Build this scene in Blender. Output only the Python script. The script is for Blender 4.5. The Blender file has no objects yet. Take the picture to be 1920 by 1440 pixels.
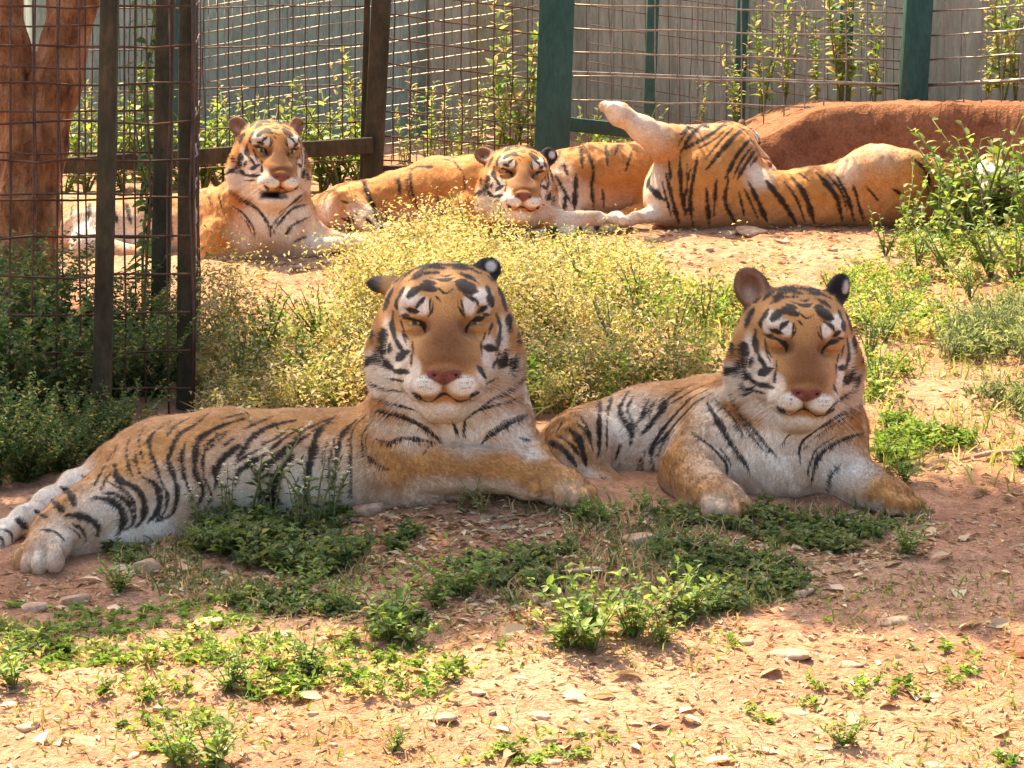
import bpy, math, random
import numpy as np
from mathutils import Vector, Matrix
from mathutils.bvhtree import BVHTree
from mathutils.kdtree import KDTree

# ------------------------------------------------------------------ camera, sky, sun, exposure
scene = bpy.context.scene
COL = scene.collection
FPX = 4800.0                      # focal length in photograph pixels (1920 wide)
PITCH = math.radians(8.0)
CAMZ = 1.40
cam_data = bpy.data.cameras.new('camera')
cam_data.sensor_width = 36.0
cam_data.lens = 36.0 * FPX / 1920.0
cam_data.clip_start = 0.1
cam_data.clip_end = 400.0
cam = bpy.data.objects.new('camera', cam_data)
COL.objects.link(cam)
cam.location = (0, 0, CAMZ)
cam.rotation_euler = (math.radians(90) - PITCH, 0, 0)
scene.camera = cam

SUN_EL = math.radians(58.0)
SUN_H = np.array([-0.51, 0.86]); SUN_H = SUN_H / np.linalg.norm(SUN_H)
SUN_DIR = np.array([SUN_H[0] * math.cos(SUN_EL), SUN_H[1] * math.cos(SUN_EL), math.sin(SUN_EL)])
world = bpy.data.worlds.new('World')
scene.world = world
world.use_nodes = True
wn = world.node_tree.nodes
wl = world.node_tree.links
wn.clear()
sky = wn.new('ShaderNodeTexSky')
sky.sky_type = 'NISHITA'
sky.sun_disc = False
sky.sun_elevation = SUN_EL
sky.sun_rotation = math.atan2(SUN_DIR[0], SUN_DIR[1])
sky.dust_density = 4.0
sky.air_density = 0.8
sky.ozone_density = 0.6
bg = wn.new('ShaderNodeBackground')
bg.inputs['Strength'].default_value = 0.15
wo = wn.new('ShaderNodeOutputWorld')
wl.new(sky.outputs[0], bg.inputs[0])
wl.new(bg.outputs[0], wo.inputs[0])

sun_data = bpy.data.lights.new('sun', 'SUN')
sun_data.energy = 5.0
sun_data.angle = math.radians(0.53)
sun_data.color = (1.0, 0.83, 0.58)
sun = bpy.data.objects.new('sun', sun_data)
COL.objects.link(sun)
sun.rotation_euler = Vector(SUN_DIR).to_track_quat('Z', 'Y').to_euler()
sun.location = (-4, 8, 9)

scene.view_settings.view_transform = 'Standard'
scene.view_settings.look = 'None'
scene.view_settings.gamma = 1.0
scene.view_settings.exposure = 1.5
scene.view_settings.use_curve_mapping = False
scene.render.engine = 'CYCLES'
scene.cycles.max_bounces = 6
scene.cycles.diffuse_bounces = 3
scene.cycles.glossy_bounces = 2
scene.cycles.transmission_bounces = 3
scene.cycles.transparent_max_bounces = 4
scene.cycles.use_denoising = True

# ------------------------------------------------------------------ pixel -> point helpers
FWD = np.array([0, math.cos(PITCH), -math.sin(PITCH)])
UPV = np.array([0, math.sin(PITCH), math.cos(PITCH)])
RGT = np.array([1.0, 0, 0])
CAMP = np.array([0, 0, CAMZ])


def P(u, v, d):
    """point at depth d (m along the view axis) on the ray of photograph pixel (u, v)"""
    return CAMP + d * (FWD + RGT * ((u - 960.0) / FPX) + UPV * ((720.0 - v) / FPX))


def ray(u, v):
    r = FWD + RGT * ((u - 960.0) / FPX) + UPV * ((720.0 - v) / FPX)
    return r / np.linalg.norm(r)


# ------------------------------------------------------------------ noise
def _hash(ix, iy, iz, seed):
    h = (ix * 374761393 + iy * 668265263 + iz * 2147483647 + seed * 1274126177) & 0xFFFFFFFF
    h = ((h ^ (h >> 13)) * 1274126177) & 0xFFFFFFFF
    return ((h ^ (h >> 16)) & 0xFFFF) / 65535.0


def vnoise(p, scale=1.0, seed=0):
    """value noise in 0..1 for an (N,3) array"""
    q = np.asarray(p, dtype=np.float64) * scale
    i = np.floor(q).astype(np.int64)
    f = q - i
    f = f * f * (3 - 2 * f)
    out = 0
    for dx in (0, 1):
        wx = f[:, 0] if dx else 1 - f[:, 0]
        for dy in (0, 1):
            wy = f[:, 1] if dy else 1 - f[:, 1]
            for dz in (0, 1):
                wz = f[:, 2] if dz else 1 - f[:, 2]
                out = out + wx * wy * wz * _hash(i[:, 0] + dx, i[:, 1] + dy, i[:, 2] + dz, seed)
    return out


def fbm(p, scale=1.0, seed=0, octaves=4):
    a, t, o = 1.0, 0.0, 0
    for k in range(octaves):
        o = o + a * vnoise(p, scale * 2 ** k, seed + k)
        t += a
        a *= 0.5
    return o / t


def sstep(a, b, x):
    t = np.clip((x - a) / (b - a), 0, 1)
    return t * t * (3 - 2 * t)


# ------------------------------------------------------------------ terrain height
_GY = np.array([-3.0, 0.0, 3.0, 4.36, 5.9, 6.6, 8.0, 9.9, 11.0, 14.0, 40.0])
_GZ = np.array([-0.45, -0.20, -0.02, 0.10, 0.268, 0.34, 0.45, 0.585, 0.66, 0.80, 1.2])


def ground_z(x, y, detail=True):
    x = np.atleast_1d(np.asarray(x, dtype=np.float64))
    y = np.atleast_1d(np.asarray(y, dtype=np.float64))
    x, y = np.broadcast_arrays(x, y)
    z = np.interp(y, _GY, _GZ)
    z = z - 0.085 * sstep(0.15, -1.0, x) * sstep(4.6, 5.6, y) * sstep(8.0, 6.6, y)
    z = z + 0.035 * np.exp(-(((x - 0.02) / .22) ** 2 + ((y - 5.98) / .10) ** 2))
    # earth mound in front of the right-hand fence
    q = np.stack([x, y, 0 * x], 1)
    edge = 10.86 + .16 * (vnoise(q * np.array([1, .15, 1]), 3.0, 71) - .5) + .05 * (vnoise(q * np.array([1, .3, 1]), 14.0, 72) - .5) - .25 * sstep(1.5, 2.4, x)
    m = sstep(.0, .10, y - edge) * sstep(13.4, 12.2, y)
    m = m * sstep(.45, .75, x)
    ztop = .78 + .28 * sstep(.6, 1.45, x) - .02 * (y - 10.9)
    z = z + m * np.maximum(ztop - z, 0)
    if detail:
        p = np.stack([x, y, 0 * x], 1)
        z = z + 0.05 * (fbm(p, 1.6, 5, 3) - .5) + 0.030 * (fbm(p, 7.0, 9, 3) - .5) + 0.016 * (fbm(p, 26.0, 19, 2) - .5)
    return z


def ground_hit(u, v):
    """the point where the ray of pixel (u, v) meets the ground"""
    r = ray(u, v)
    t = np.linspace(3.5, 16, 1400)
    pts = CAMP + t[:, None] * r
    gz = ground_z(pts[:, 0], pts[:, 1])
    k = np.argmax(pts[:, 2] < gz) if np.any(pts[:, 2] < gz) else len(t) - 1
    return pts[k]


# ------------------------------------------------------------------ object helpers
def make_mesh(name, verts, faces=None, loops=None, sizes=None, smooth=False):
    """fast mesh; faces is an (N,k) int array or loops+sizes are given"""
    me = bpy.data.meshes.new(name)
    verts = np.asarray(verts, dtype=np.float32)
    me.vertices.add(len(verts))
    me.vertices.foreach_set('co', verts.ravel())
    if faces is not None:
        faces = np.asarray(faces, dtype=np.int32)
        loops = faces.ravel()
        sizes = np.full(len(faces), faces.shape[1], dtype=np.int32)
    me.loops.add(len(loops))
    me.loops.foreach_set('vertex_index', np.asarray(loops, dtype=np.int32))
    me.polygons.add(len(sizes))
    starts = np.concatenate([[0], np.cumsum(sizes)[:-1]]).astype(np.int32)
    me.polygons.foreach_set('loop_start', starts)
    me.update(calc_edges=True)
    me.validate()
    if smooth:
        me.polygons.foreach_set('use_smooth', np.ones(len(me.polygons), dtype=bool))
    return me


def set_col(me, rgb, name='Col'):
    at = me.color_attributes.new(name, 'FLOAT_COLOR', 'POINT')
    c = np.ones((len(me.vertices), 4), dtype=np.float32)
    c[:, :3] = rgb
    at.data.foreach_set('color', c.ravel())


def obj(name, me, mat=None, parent=None):
    o = bpy.data.objects.new(name, me)
    COL.objects.link(o)
    if mat is not None:
        if len(me.materials) == 0:
            me.materials.append(mat)
    if parent is not None:
        o.parent = parent
        o.matrix_parent_inverse = parent.matrix_world.inverted() if False else Matrix.Identity(4)
    return o


def tag(o, label=None, cat=None, group=None, kind=None):
    if label: o['label'] = label
    if cat: o['category'] = cat
    if group: o['group'] = group
    if kind: o['kind'] = kind
    return o


def thing(name, label, cat, loc=(0, 0, 0), rz=0.0, group=None):
    o = bpy.data.objects.new(name, None)
    o.empty_display_size = 0.1
    COL.objects.link(o)
    o.location = loc
    o.rotation_euler = (0, 0, rz)
    return tag(o, label, cat, group)


# ------------------------------------------------------------------ material helpers
def new_mat(name):
    m = bpy.data.materials.new(name)
    m.use_nodes = True
    nt = m.node_tree
    for n in list(nt.nodes):
        nt.nodes.remove(n)
    out = nt.nodes.new('ShaderNodeOutputMaterial')
    b = nt.nodes.new('ShaderNodeBsdfPrincipled')
    nt.links.new(b.outputs[0], out.inputs[0])
    return m, nt, b, out


def node(nt, typ, **kw):
    n = nt.nodes.new(typ)
    for k, v in kw.items():
        if k in n.inputs:
            n.inputs[k].default_value = v
        else:
            setattr(n, k, v)
    return n


def ramp(nt, fac, stops):
    r = nt.nodes.new('ShaderNodeValToRGB')
    el = r.color_ramp.elements
    el[0].position, el[0].color = stops[0][0], (*stops[0][1], 1)
    el[1].position, el[1].color = stops[-1][0], (*stops[-1][1], 1)
    for p, c in stops[1:-1]:
        e = el.new(p)
        e.color = (*c, 1)
    nt.links.new(fac, r.inputs[0])
    return r


def mixc(nt, fac, a, b, blend='MIX'):
    m = nt.nodes.new('ShaderNodeMix')
    m.data_type = 'RGBA'
    m.blend_type = blend
    for s, v in ((0, fac), (6, a), (7, b)):
        if hasattr(v, 'links') or hasattr(v, 'is_linked'):
            nt.links.new(v, m.inputs[s])
        elif s == 0:
            m.inputs[0].default_value = v
        else:
            m.inputs[s].default_value = (*v, 1)
    return m.outputs[2]
# ------------------------------------------------------------------ tiger builder: a smooth union of limbs, skinned by surface nets
def smin(a, b, k):
    if k <= 0:
        return np.minimum(a, b)
    h = np.maximum(k - np.abs(a - b), 0) / k
    return np.minimum(a, b) - h * h * k * 0.25


def smax(a, b, k):
    return -smin(-a, -b, k)


def d_cone(p, a, b, ra, rb):
    """p is (3, N)"""
    ax, ay, az = float(a[0]), float(a[1]), float(a[2])
    bx, by, bz = float(b[0]) - ax, float(b[1]) - ay, float(b[2]) - az
    L = 1.0 / (bx * bx + by * by + bz * bz + 1e-12)
    x, y, z = p[0] - ax, p[1] - ay, p[2] - az
    t = x * bx
    t += y * by
    t += z * bz
    t *= L
    np.clip(t, 0, 1, out=t)
    x -= t * bx
    y -= t * by
    z -= t * bz
    x *= x; y *= y; z *= z
    x += y; x += z
    np.sqrt(x, out=x)
    t *= (ra - rb)
    x += t
    x -= ra
    return x


def d_ell(p, c, r, R=None):
    x, y, z = p[0] - float(c[0]), p[1] - float(c[1]), p[2] - float(c[2])
    if R is not None:
        R = [[float(R[i][j]) for j in range(3)] for i in range(3)]
        x, y, z = (x * R[0][0] + y * R[1][0] + z * R[2][0], x * R[0][1] + y * R[1][1] + z * R[2][1], x * R[0][2] + y * R[1][2] + z * R[2][2])
    ix, iy, iz = 1 / float(r[0]), 1 / float(r[1]), 1 / float(r[2])
    x *= ix; y *= iy; z *= iz
    k0 = np.sqrt(x * x + y * y + z * z)
    x *= ix; y *= iy; z *= iz
    k1 = np.sqrt(x * x + y * y + z * z) + 1e-9
    return k0 * (k0 - 1.0) / k1


def rot(yaw, pitch, roll):
    """local X right, Y out of the face, Z up"""
    return np.array((Matrix.Rotation(math.radians(yaw), 3, 'Z') @ Matrix.Rotation(math.radians(pitch), 3, 'X') @ Matrix.Rotation(math.radians(roll), 3, 'Y')))


def cam_frame(p):
    """a frame at p: X to the right of the picture, Y towards the camera, Z up"""
    y = CAMP - p
    y = y / np.linalg.norm(y)
    x = np.cross(y, np.array([0, 0, 1.0]))
    x = -x / np.linalg.norm(x)
    # right-handed with X = picture right, Y = towards viewer -> Z must be x cross y
    z = np.cross(x, y)
    return x, y, z


class Head:
    def __init__(self, u, v, d, scale=1.0, yaw=0, pitch=0, roll=0, ears=None, mouth=0.0, eye=0.35):
        self.c = P(u, v, d)
        x, y, z = cam_frame(self.c)
        if z[2] < 0:
            z = -z
        # mirrored-safe basis: columns are local axes in the world; X = picture right
        B = np.stack([x, y, z], 1)
        self.B = B @ rot(yaw, pitch, roll)
        self.s = scale
        self.mouth = mouth
        self.eye = eye
        self.ears = ears or []

    def local(self, p, org=np.zeros(3)):
        f = p.dtype
        return ((p - (self.c - org).astype(f)) @ self.B.astype(f)) / f.type(self.s)

    def world(self, q):
        return self.c + (np.asarray(q) * self.s) @ self.B.T

    def sdf(self, pw, org=np.zeros(3)):
        q = np.ascontiguousarray(self.local(pw, org).T)
        qa = q.copy()
        qa[0] = np.abs(qa[0])
        A = lambda *v: np.array(v, dtype=q.dtype)
        mo = self.mouth
        D = d_ell(qa, A(0, -.03, .062), A(.150, .14, .126))
        D = smin(D, d_ell(qa, A(.055, .078, .082), A(.056, .045, .038)), .05)
        D = smin(D, d_ell(qa, A(0, .04, -.02), A(.125, .092, .112)), .045)
        D = smin(D, d_ell(qa, A(.122, -.012, -.048), A(.066, .060, .112)), .045)
        D = smin(D, d_ell(qa, A(.075, .0, -.125), A(.07, .07, .06)), .05)
        D = smin(D, d_ell(qa, A(.068, .088, -.005), A(.045, .045, .04)), .04)
        D = smin(D, d_cone(q, A(0, .082, .085), A(0, .178, -.052), .050, .044), .035)
        D = smin(D, d_ell(qa, A(.026, .185, -.055), A(.026, .03, .028)), .02)
        D = smin(D, d_ell(qa, A(.044, .128, -.045), A(.040, .060, .050)), .035)
        D = smin(D, d_ell(qa, A(.076, .098, -.075), A(.036, .042, .044)), .03)
        D = smin(D, d_ell(qa, A(.043, .170, -.100), A(.050, .058, .043)), .022)
        # lower jaw
        J = d_ell(qa, A(0, .140 - .03 * mo, -.153 - .045 * mo), A(.045, .048, .028))
        J = smin(J, d_cone(qa, A(0.012, .125, -.145 - .045 * mo), A(.05, .0, -.12), .042, .06), .03)
        D = smin(D, J, .018)
        # nose leather
        D = smin(D, d_ell(qa, A(0, .219, -.070), A(.034, .016, .019)), .010)
        D = smin(D, d_ell(qa, A(.015, .215, -.084), A(.014, .015, .016)), .008)
        # creases: nostrils, lip line, philtrum, eye corners
        D = smax(D, -d_ell(qa, A(.025, .236, -.078), A(.010, .012, .006)), .006)
        D = smax(D, -d_cone(qa, A(0, .240, -.093), A(0, .232, -.120), .004, .005), .008)
        D = smax(D, -d_cone(qa, A(0, .228, -.121), A(.040, .214, -.143), .005, .007), .010)
        D = smax(D, -d_cone(qa, A(.040, .214, -.143), A(.078, .160, -.153), .008, .006), .012)
        if mo > 0:
            D = smax(D, -d_ell(qa, A(.0, .17, -.150), A(.06, .07, .022 * mo + .004)), .010)
        # eye sockets
        D = smax(D, -d_ell(qa, A(.070, .146, .034), A(.036, .036, .020)), .022)
        # lids over the eyeball
        for sgn in (1, -1):
            pass
        ey = self.eye
        D = smin(D, d_ell(qa, A(.069, .100, .050 + .012 * ey), A(.032, .030, .015)), .008)
        D = smin(D, d_ell(qa, A(.069, .100, .034 - .010 * ey), A(.032, .029, .014)), .008)
        for e in self.ears:
            c, ax, r = A(*e['c']), e['rot'], A(*e['r'])
            R = rot(*ax).astype(q.dtype)
            E = d_ell(q, c, r, R)
            if e.get('cup', True):
                cc = c + R @ A(0, r[1] * 1.1, r[2] * .10)
                E = smax(E, -d_ell(q, cc, A(r[0] * .66, r[1] * 1.15, r[2] * .68), R), .014)
            D = smin(D, E, .022)
        return D * self.s


class Tiger:
    def __init__(self, h=0.009):
        self.prims = []       # body prims
        self.paws = []
        self.flow = []        # (a, b) axes, hair lies from a to b
        self.h = h
        self.head = None
        self.org = np.array([0., 6., .4])
        self.cache = {}

    def cone(self, A, B, k=0.05, flow=1):
        a, b = P(*A[:3]), P(*B[:3])
        ra, rb = A[3] * A[2] / FPX, B[3] * B[2] / FPX
        self.prims.append(('c', a, b, ra, rb, k))
        if flow:
            self.flow.append((a, b, (ra + rb) / 2) if flow > 0 else (b, a, (ra + rb) / 2))

    def chain(self, pts, k=0.05, flow=1):
        for A, B in zip(pts[:-1], pts[1:]):
            self.cone(A, B, k, flow)

    def ell(self, C, rpx, k=0.05, yaw=0, pitch=0, roll=0):
        c = P(*C)
        s = C[2] / FPX
        x, y, z = cam_frame(c)
        B = np.stack([x, y, z if z[2] > 0 else -z], 1) @ rot(yaw, pitch, roll)
        self.prims.append(('e', c, np.array(rpx, dtype=float) * s, B, k))

    def paw(self, C, r, ang=0, pitch=-10, roll=0, kk=.022):
        """a big cat's paw: pad mass with four toes; ang turns the toes (0 = to the viewer, 90 = to the right)"""
        c = P(*C)
        x, y, z = cam_frame(c)
        B = np.stack([x, y, z if z[2] > 0 else -z], 1)
        R = B @ rot(ang * -1.0, pitch, roll)
        W = lambda *v: c + R @ (np.array(v) * r)
        self.prims.append(('e', W(0, -.2, .05), np.array([.98, 1.0, .78]) * r, R, kk * 1.5))
        for i, t in enumerate((-.82, -.28, .28, .82)):
            yy = .88 if i in (1, 2) else .66
            self.prims.append(('e', W(t, yy, -.14), np.array([.29, .48, .46]) * r, R, .005))
            self.prims.append(('c', W(t * .8, .05, .25), W(t, yy * .8, .12), .28 * r, .27 * r, .006))
        self.flow.append((W(0, -1, 0), W(0, 1.2, 0), r))

    def sdf(self, p):
        if len(p) < 3000:
            return self._sdf(np.asarray(p, dtype=float), self.prims, True, np.zeros(3))
        # work block by block, each with only the limbs that can reach it
        B = .25
        k = np.floor(p / B).astype(np.int64)
        key = (k[:, 0] + 500) * 4000000 + (k[:, 1] + 500) * 2000 + (k[:, 2] + 500)
        order = np.argsort(key, kind='stable')
        ks = key[order]
        cut = np.concatenate([[0], np.where(np.diff(ks))[0] + 1, [len(ks)]])
        D = np.empty(len(p))
        p = (p - self.org).astype(np.float32)
        def block(se):
            ii = order[se[0]:se[1]]
            kk = int(ks[se[0]])
            if kk not in self.cache:
                c = ((k[ii[0]] + .5) * B)[None]
                R = B * .87
                use = []
                for q in self.prims:
                    dd = d_cone(c.T.copy(), *q[1:5])[0] if q[0] == 'c' else np.linalg.norm(c[0] - q[1]) - q[2].max()
                    if dd < R + .10:
                        use.append(q)
                self.cache[kk] = use, self.head is not None and np.linalg.norm(c[0] - self.head.c) < R + .38 * self.head.s
            use, hd = self.cache[kk]
            D[ii] = self._sdf(p[ii], use, hd, self.org) if (use or hd) else .2
        for se in zip(cut[:-1], cut[1:]):
            block(se)
        return D

    def _sdf(self, p, prims, hd, org):
        f = p.dtype
        D = np.full(len(p), 9.0, dtype=f)
        pT = np.ascontiguousarray(p.T)
        for q in prims:
            if q[0] == 'c':
                D = smin(D, d_cone(pT, q[1] - org, q[2] - org, q[3], q[4]), q[5])
            else:
                D = smin(D, d_ell(pT, q[1] - org, q[2], q[3]), q[4])
        if hd and self.head is not None:
            D = smin(D, self.head.sdf(p, org), .045)
        return D

    # ---- surface
    def bounds(self):
        lo, hi = np.full(3, 9e9), np.full(3, -9e9)
        for q in self.prims:
            if q[0] == 'c':
                for c, r in ((q[1], q[3]), (q[2], q[4])):
                    lo = np.minimum(lo, c - r); hi = np.maximum(hi, c + r)
            else:
                r = q[2].max()
                lo = np.minimum(lo, q[1] - r); hi = np.maximum(hi, q[1] + r)
        if self.head is not None:
            lo = np.minimum(lo, self.head.c - .3); hi = np.maximum(hi, self.head.c + .3)
        return lo - .06, hi + .06

    def polygonise(self):
        h = self.h
        H = 4 * h
        lo, hi = self.bounds()
        n = np.ceil((hi - lo) / H).astype(int) + 1
        ax = [lo[i] + H * (np.arange(n[i]) + .375) for i in range(3)]
        G = np.stack(np.meshgrid(*ax, indexing='ij'), -1).reshape(-1, 3)
        dc = self.sdf(G)
        fine = np.repeat(np.repeat(np.repeat(dc.reshape(n), 4, 0), 4, 1), 4, 2)
        near = np.abs(dc) < 1.25 * H + .01
        cells = np.argwhere(near.reshape(n))
        off = np.stack(np.meshgrid(*[np.arange(4)] * 3, indexing='ij'), -1).reshape(-1, 3)
        idx = (cells[:, None, :] * 4 + off[None]).reshape(-1, 3)
        pts = lo + idx * h
        val = np.empty(len(pts))
        for s in range(0, len(pts), 400000):
            val[s:s + 400000] = self.sdf(pts[s:s + 400000])
        fine[idx[:, 0], idx[:, 1], idx[:, 2]] = val
        return surface_nets(fine, lo, h)

    def project(self, V):
        d, g = self.grad(V)
        return V - np.clip(d, -.02, .02)[:, None] * g, g

    def grad(self, V):
        e = .0012
        d = self.sdf(V)
        g = np.stack([self.sdf(V + np.eye(3)[i] * e) - d for i in range(3)], 1)
        g /= (np.linalg.norm(g, axis=1)[:, None] + 1e-9)
        return d, g


def surface_nets(D, lo, h):
    nx, ny, nz = D.shape
    S = D < 0
    cnt = np.zeros((nx - 1, ny - 1, nz - 1), dtype=np.float32)
    acc = np.zeros((nx - 1, ny - 1, nz - 1, 3), dtype=np.float32)
    corners = [(i, j, k) for i in (0, 1) for j in (0, 1) for k in (0, 1)]
    sl = lambda c: tuple(slice(c[a], D.shape[a] - 1 + c[a]) for a in range(3))
    tot = sum(S[sl(c)].astype(np.int8) for c in corners)
    act = (tot > 0) & (tot < 8)
    ci = np.argwhere(act)
    vals = np.stack([D[ci[:, 0] + c[0], ci[:, 1] + c[1], ci[:, 2] + c[2]] for c in corners], 1)
    acc = np.zeros((len(ci), 3)); cnt = np.zeros(len(ci))
    C = np.array(corners, dtype=float)
    for a in range(8):
        for b in range(a + 1, 8):
            if np.abs(C[a] - C[b]).sum() != 1:
                continue
            va, vb = vals[:, a], vals[:, b]
            m = (va < 0) != (vb < 0)
            t = np.where(m, va / np.where(m, va - vb, 1), 0)
            acc += m[:, None] * (C[a] + t[:, None] * (C[b] - C[a]))
            cnt += m
    V = lo + (ci + acc / cnt[:, None]) * h
    ID = np.full(act.shape, -1, dtype=np.int64)
    ID[ci[:, 0], ci[:, 1], ci[:, 2]] = np.arange(len(ci))
    F = []
    for a in range(3):
        b, c = (a + 1) % 3, (a + 2) % 3
        s0 = [slice(1, -1)] * 3; s1 = [slice(1, -1)] * 3
        s0[a] = slice(0, -1); s1[a] = slice(1, None)
        A0, A1 = S[tuple(s0)], S[tuple(s1)]
        e = np.argwhere(A0 != A1)
        flip = A1[e[:, 0], e[:, 1], e[:, 2]]
        base = e.copy()
        base[:, b] += 1; base[:, c] += 1
        def at(db, dc):
            q = base.copy(); q[:, b] += db; q[:, c] += dc
            return ID[q[:, 0], q[:, 1], q[:, 2]]
        quad = np.stack([at(-1, -1), at(0, -1), at(0, 0), at(-1, 0)], 1)
        quad[flip] = quad[flip][:, ::-1]
        F.append(quad)
    F = np.concatenate(F)
    F = F[(F >= 0).all(1)]
    return V, F


def subdivide(V, F, mask=None):
    """split the masked quads in four; neighbours become polygons that take the new edge points"""
    if mask is None:
        mask = np.ones(len(F), bool)
    FM = F[mask]
    E = np.stack([FM, np.roll(FM, -1, 1)], 2).reshape(-1, 2)
    Es = np.sort(E, 1)
    key = Es[:, 0] * (len(V) + 1) + Es[:, 1]
    uk, first, inv = np.unique(key, return_index=True, return_inverse=True)
    mids = (V[Es[first, 0]] + V[Es[first, 1]]) / 2
    n0 = len(V)
    cent = V[FM].mean(1)
    V2 = np.concatenate([V, mids, cent])
    mi = (n0 + inv).reshape(-1, 4)
    ce = n0 + len(mids) + np.arange(len(FM))
    Q = []
    for i in range(4):
        Q.append(np.stack([FM[:, i], mi[:, i], ce, mi[:, i - 1]], 1))
    Q = np.concatenate(Q)
    rest = F[~mask]
    poly = []
    keep = np.ones(len(rest), bool)
    if len(rest):
        RE = np.sort(np.stack([rest, np.roll(rest, -1, 1)], 2).reshape(-1, 2), 1)
        rk = RE[:, 0] * (len(V) + 1) + RE[:, 1]
        pos = np.searchsorted(uk, rk)
        pos = np.clip(pos, 0, len(uk) - 1)
        hit = (uk[pos] == rk).reshape(-1, 4)
        pos = pos.reshape(-1, 4)
        keep = ~hit.any(1)
        for r in np.where(~keep)[0]:
            f = []
            for i in range(4):
                f.append(int(rest[r, i]))
                if hit[r, i]:
                    f.append(int(n0 + pos[r, i]))
            poly.append(f)
    return V2, Q, rest[keep], poly


# ------------------------------------------------------------------ face pattern, in the frame of a frontal portrait (units: 0.492 mm)
FS = 0.000492
FX, FZ = 497.0, 515.0
FACE = [  # black strokes: width, points
    (26, [(325, 305), (368, 268), (412, 256), (452, 272)]), (30, [(555, 250), (600, 262), (648, 284)]),
    (13, [(405, 310), (372, 342), (360, 372)]), (13, [(318, 362), (350, 370), (378, 376)]),
    (11, [(585, 295), (640, 325), (658, 352)]), (13, [(692, 352), (648, 384)]),
    (8, [(432, 315), (424, 385)]), (8, [(574, 325), (592, 400)]),
    (15, [(306, 405), (350, 410), (398, 438), (405, 470)]), (15, [(598, 470), (608, 440), (640, 412), (684, 402)]),
    (16, [(252, 372), (250, 440), (268, 505), (300, 562)]), (19, [(272, 604), (300, 577), (334, 560)]),
    (8, [(290, 412), (308, 470), (326, 505)]), (26, [(207, 458), (206, 520), (200, 582)]),
    (19, [(204, 590), (230, 630), (270, 655), (330, 657)]), (14, [(152, 470), (156, 535)]), (24, [(122, 632), (150, 598)]),
    (13, [(742, 386), (760, 450), (748, 520), (735, 580)]), (20, [(686, 542), (742, 552)]),
    (20, [(802, 392), (802, 475)]), (23, [(784, 556), (776, 610), (752, 642)]), (20, [(708, 300), (722, 352)]),
    (18, [(820, 598), (822, 648)]), (8, [(720, 432), (700, 492)]), (16, [(850, 470), (848, 540)]),
    (11, [(318, 236), (390, 196), (470, 186)]), (10, [(370, 166), (470, 148), (570, 156)]), (11, [(290, 222), (346, 174), (430, 140)]),
    (10, [(470, 126), (545, 122)]), (11, [(520, 168), (600, 168), (672, 192)]), (10, [(430, 212), (500, 226), (545, 214)]),
    (11, [(560, 192), (624, 215), (662, 246)]), (8, [(462, 262), (500, 290), (540, 270)]), (9, [(455, 300), (480, 330)]),
    (14, [(308, 262), (268, 328), (272, 362)]), (14, [(696, 255), (716, 318)]), (12, [(250, 262), (216, 330)]), (12, [(752, 262), (788, 330)]),
    (10, [(300, 190), (250, 235)]), (10, [(690, 190), (745, 235)]), (12, [(380, 118), (450, 104)]), (12, [(540, 102), (630, 122)]),
    (6, [(490, 715), (490, 762)]), (8, [(385, 788), (428, 797), (490, 760), (560, 793), (615, 782)]), (17, [(345, 752), (388, 782)]),
    (12, [(612, 776), (650, 752)]),
    (12, [(340, 205), (420, 165), (500, 168)]), (10, [(520, 145), (610, 148), (690, 172)]), (12, [(400, 228), (452, 240)]), (12, [(545, 236), (600, 228)]),
    (10, [(475, 200), (500, 206), (530, 198)]), (9, [(300, 150), (360, 128)]), (9, [(640, 130), (700, 156)]), (12, [(230, 300), (205, 372)]), (12, [(770, 300), (790, 372)]),
    (9, [(300, 470), (318, 530)]), (9, [(690, 470), (672, 520)]), (12, [(172, 560), (180, 640)]), (12, [(240, 520), (236, 570)]), (10, [(760, 560), (720, 640)]), (12, [(840, 580), (800, 680)]),
    (10, [(230, 690), (300, 700)]), (10, [(740, 690), (690, 715)]), (9, [(345, 520), (352, 570)]), (8, [(420, 395), (440, 360), (445, 330)]), (8, [(585, 395), (562, 355), (556, 330)]),
    (10, [(150, 400), (136, 460)]), (10, [(850, 400), (866, 460)]), (11, [(285, 395), (330, 392)]), (11, [(672, 388), (712, 392)]),
    (4, [(352, 700), (445, 706)]), (4, [(350, 722), (430, 732)]), (4, [(540, 712), (640, 702)]), (4, [(550, 736), (640, 726)]),
    (4, [(365, 684), (430, 684)]), (4, [(545, 684), (630, 680)]), (14, [(650, 632), (690, 690)]), (10, [(345, 560), (340, 630)]), (8, [(668, 520), (672, 590)]),
]
FACE_WHITE = [  # soft pale patches: x, y, rx, ry, strength
    (330, 305, 46, 44, .85), (392, 348, 36, 46, .8), (300, 350, 24, 40, .6), (672, 305, 42, 42, .85), (612, 345, 34, 46, .8), (700, 350, 22, 40, .6),
    (215, 640, 95, 75, .9), (285, 570, 50, 90, .85), (225, 500, 26, 110, .7), (300, 690, 60, 60, .8),
    (790, 640, 90, 75, .55), (705, 580, 38, 90, .8), (770, 500, 24, 110, .7), (700, 680, 60, 60, .5),
    (410, 720, 75, 48, 1.1), (580, 720, 75, 48, 1.1), (495, 845, 88, 44, .85), (395, 850, 80, 62, .85), (600, 850, 80, 62, .75), (300, 790, 90, 62, .85), (700, 790, 90, 62, .6), (160, 640, 60, 90, .7), (350, 640, 40, 60, .6), (495, 930, 210, 60, .7), (170, 720, 110, 60, .8), (830, 720, 90, 60, .5),
]
C_ORANGE = np.array([0.52, 0.255, 0.078])
C_DARKOR = np.array([0.27, 0.105, 0.028])
C_PALE = np.array([0.86, 0.77, 0.60])
C_BLACK = np.array([0.014, 0.010, 0.008])


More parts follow.
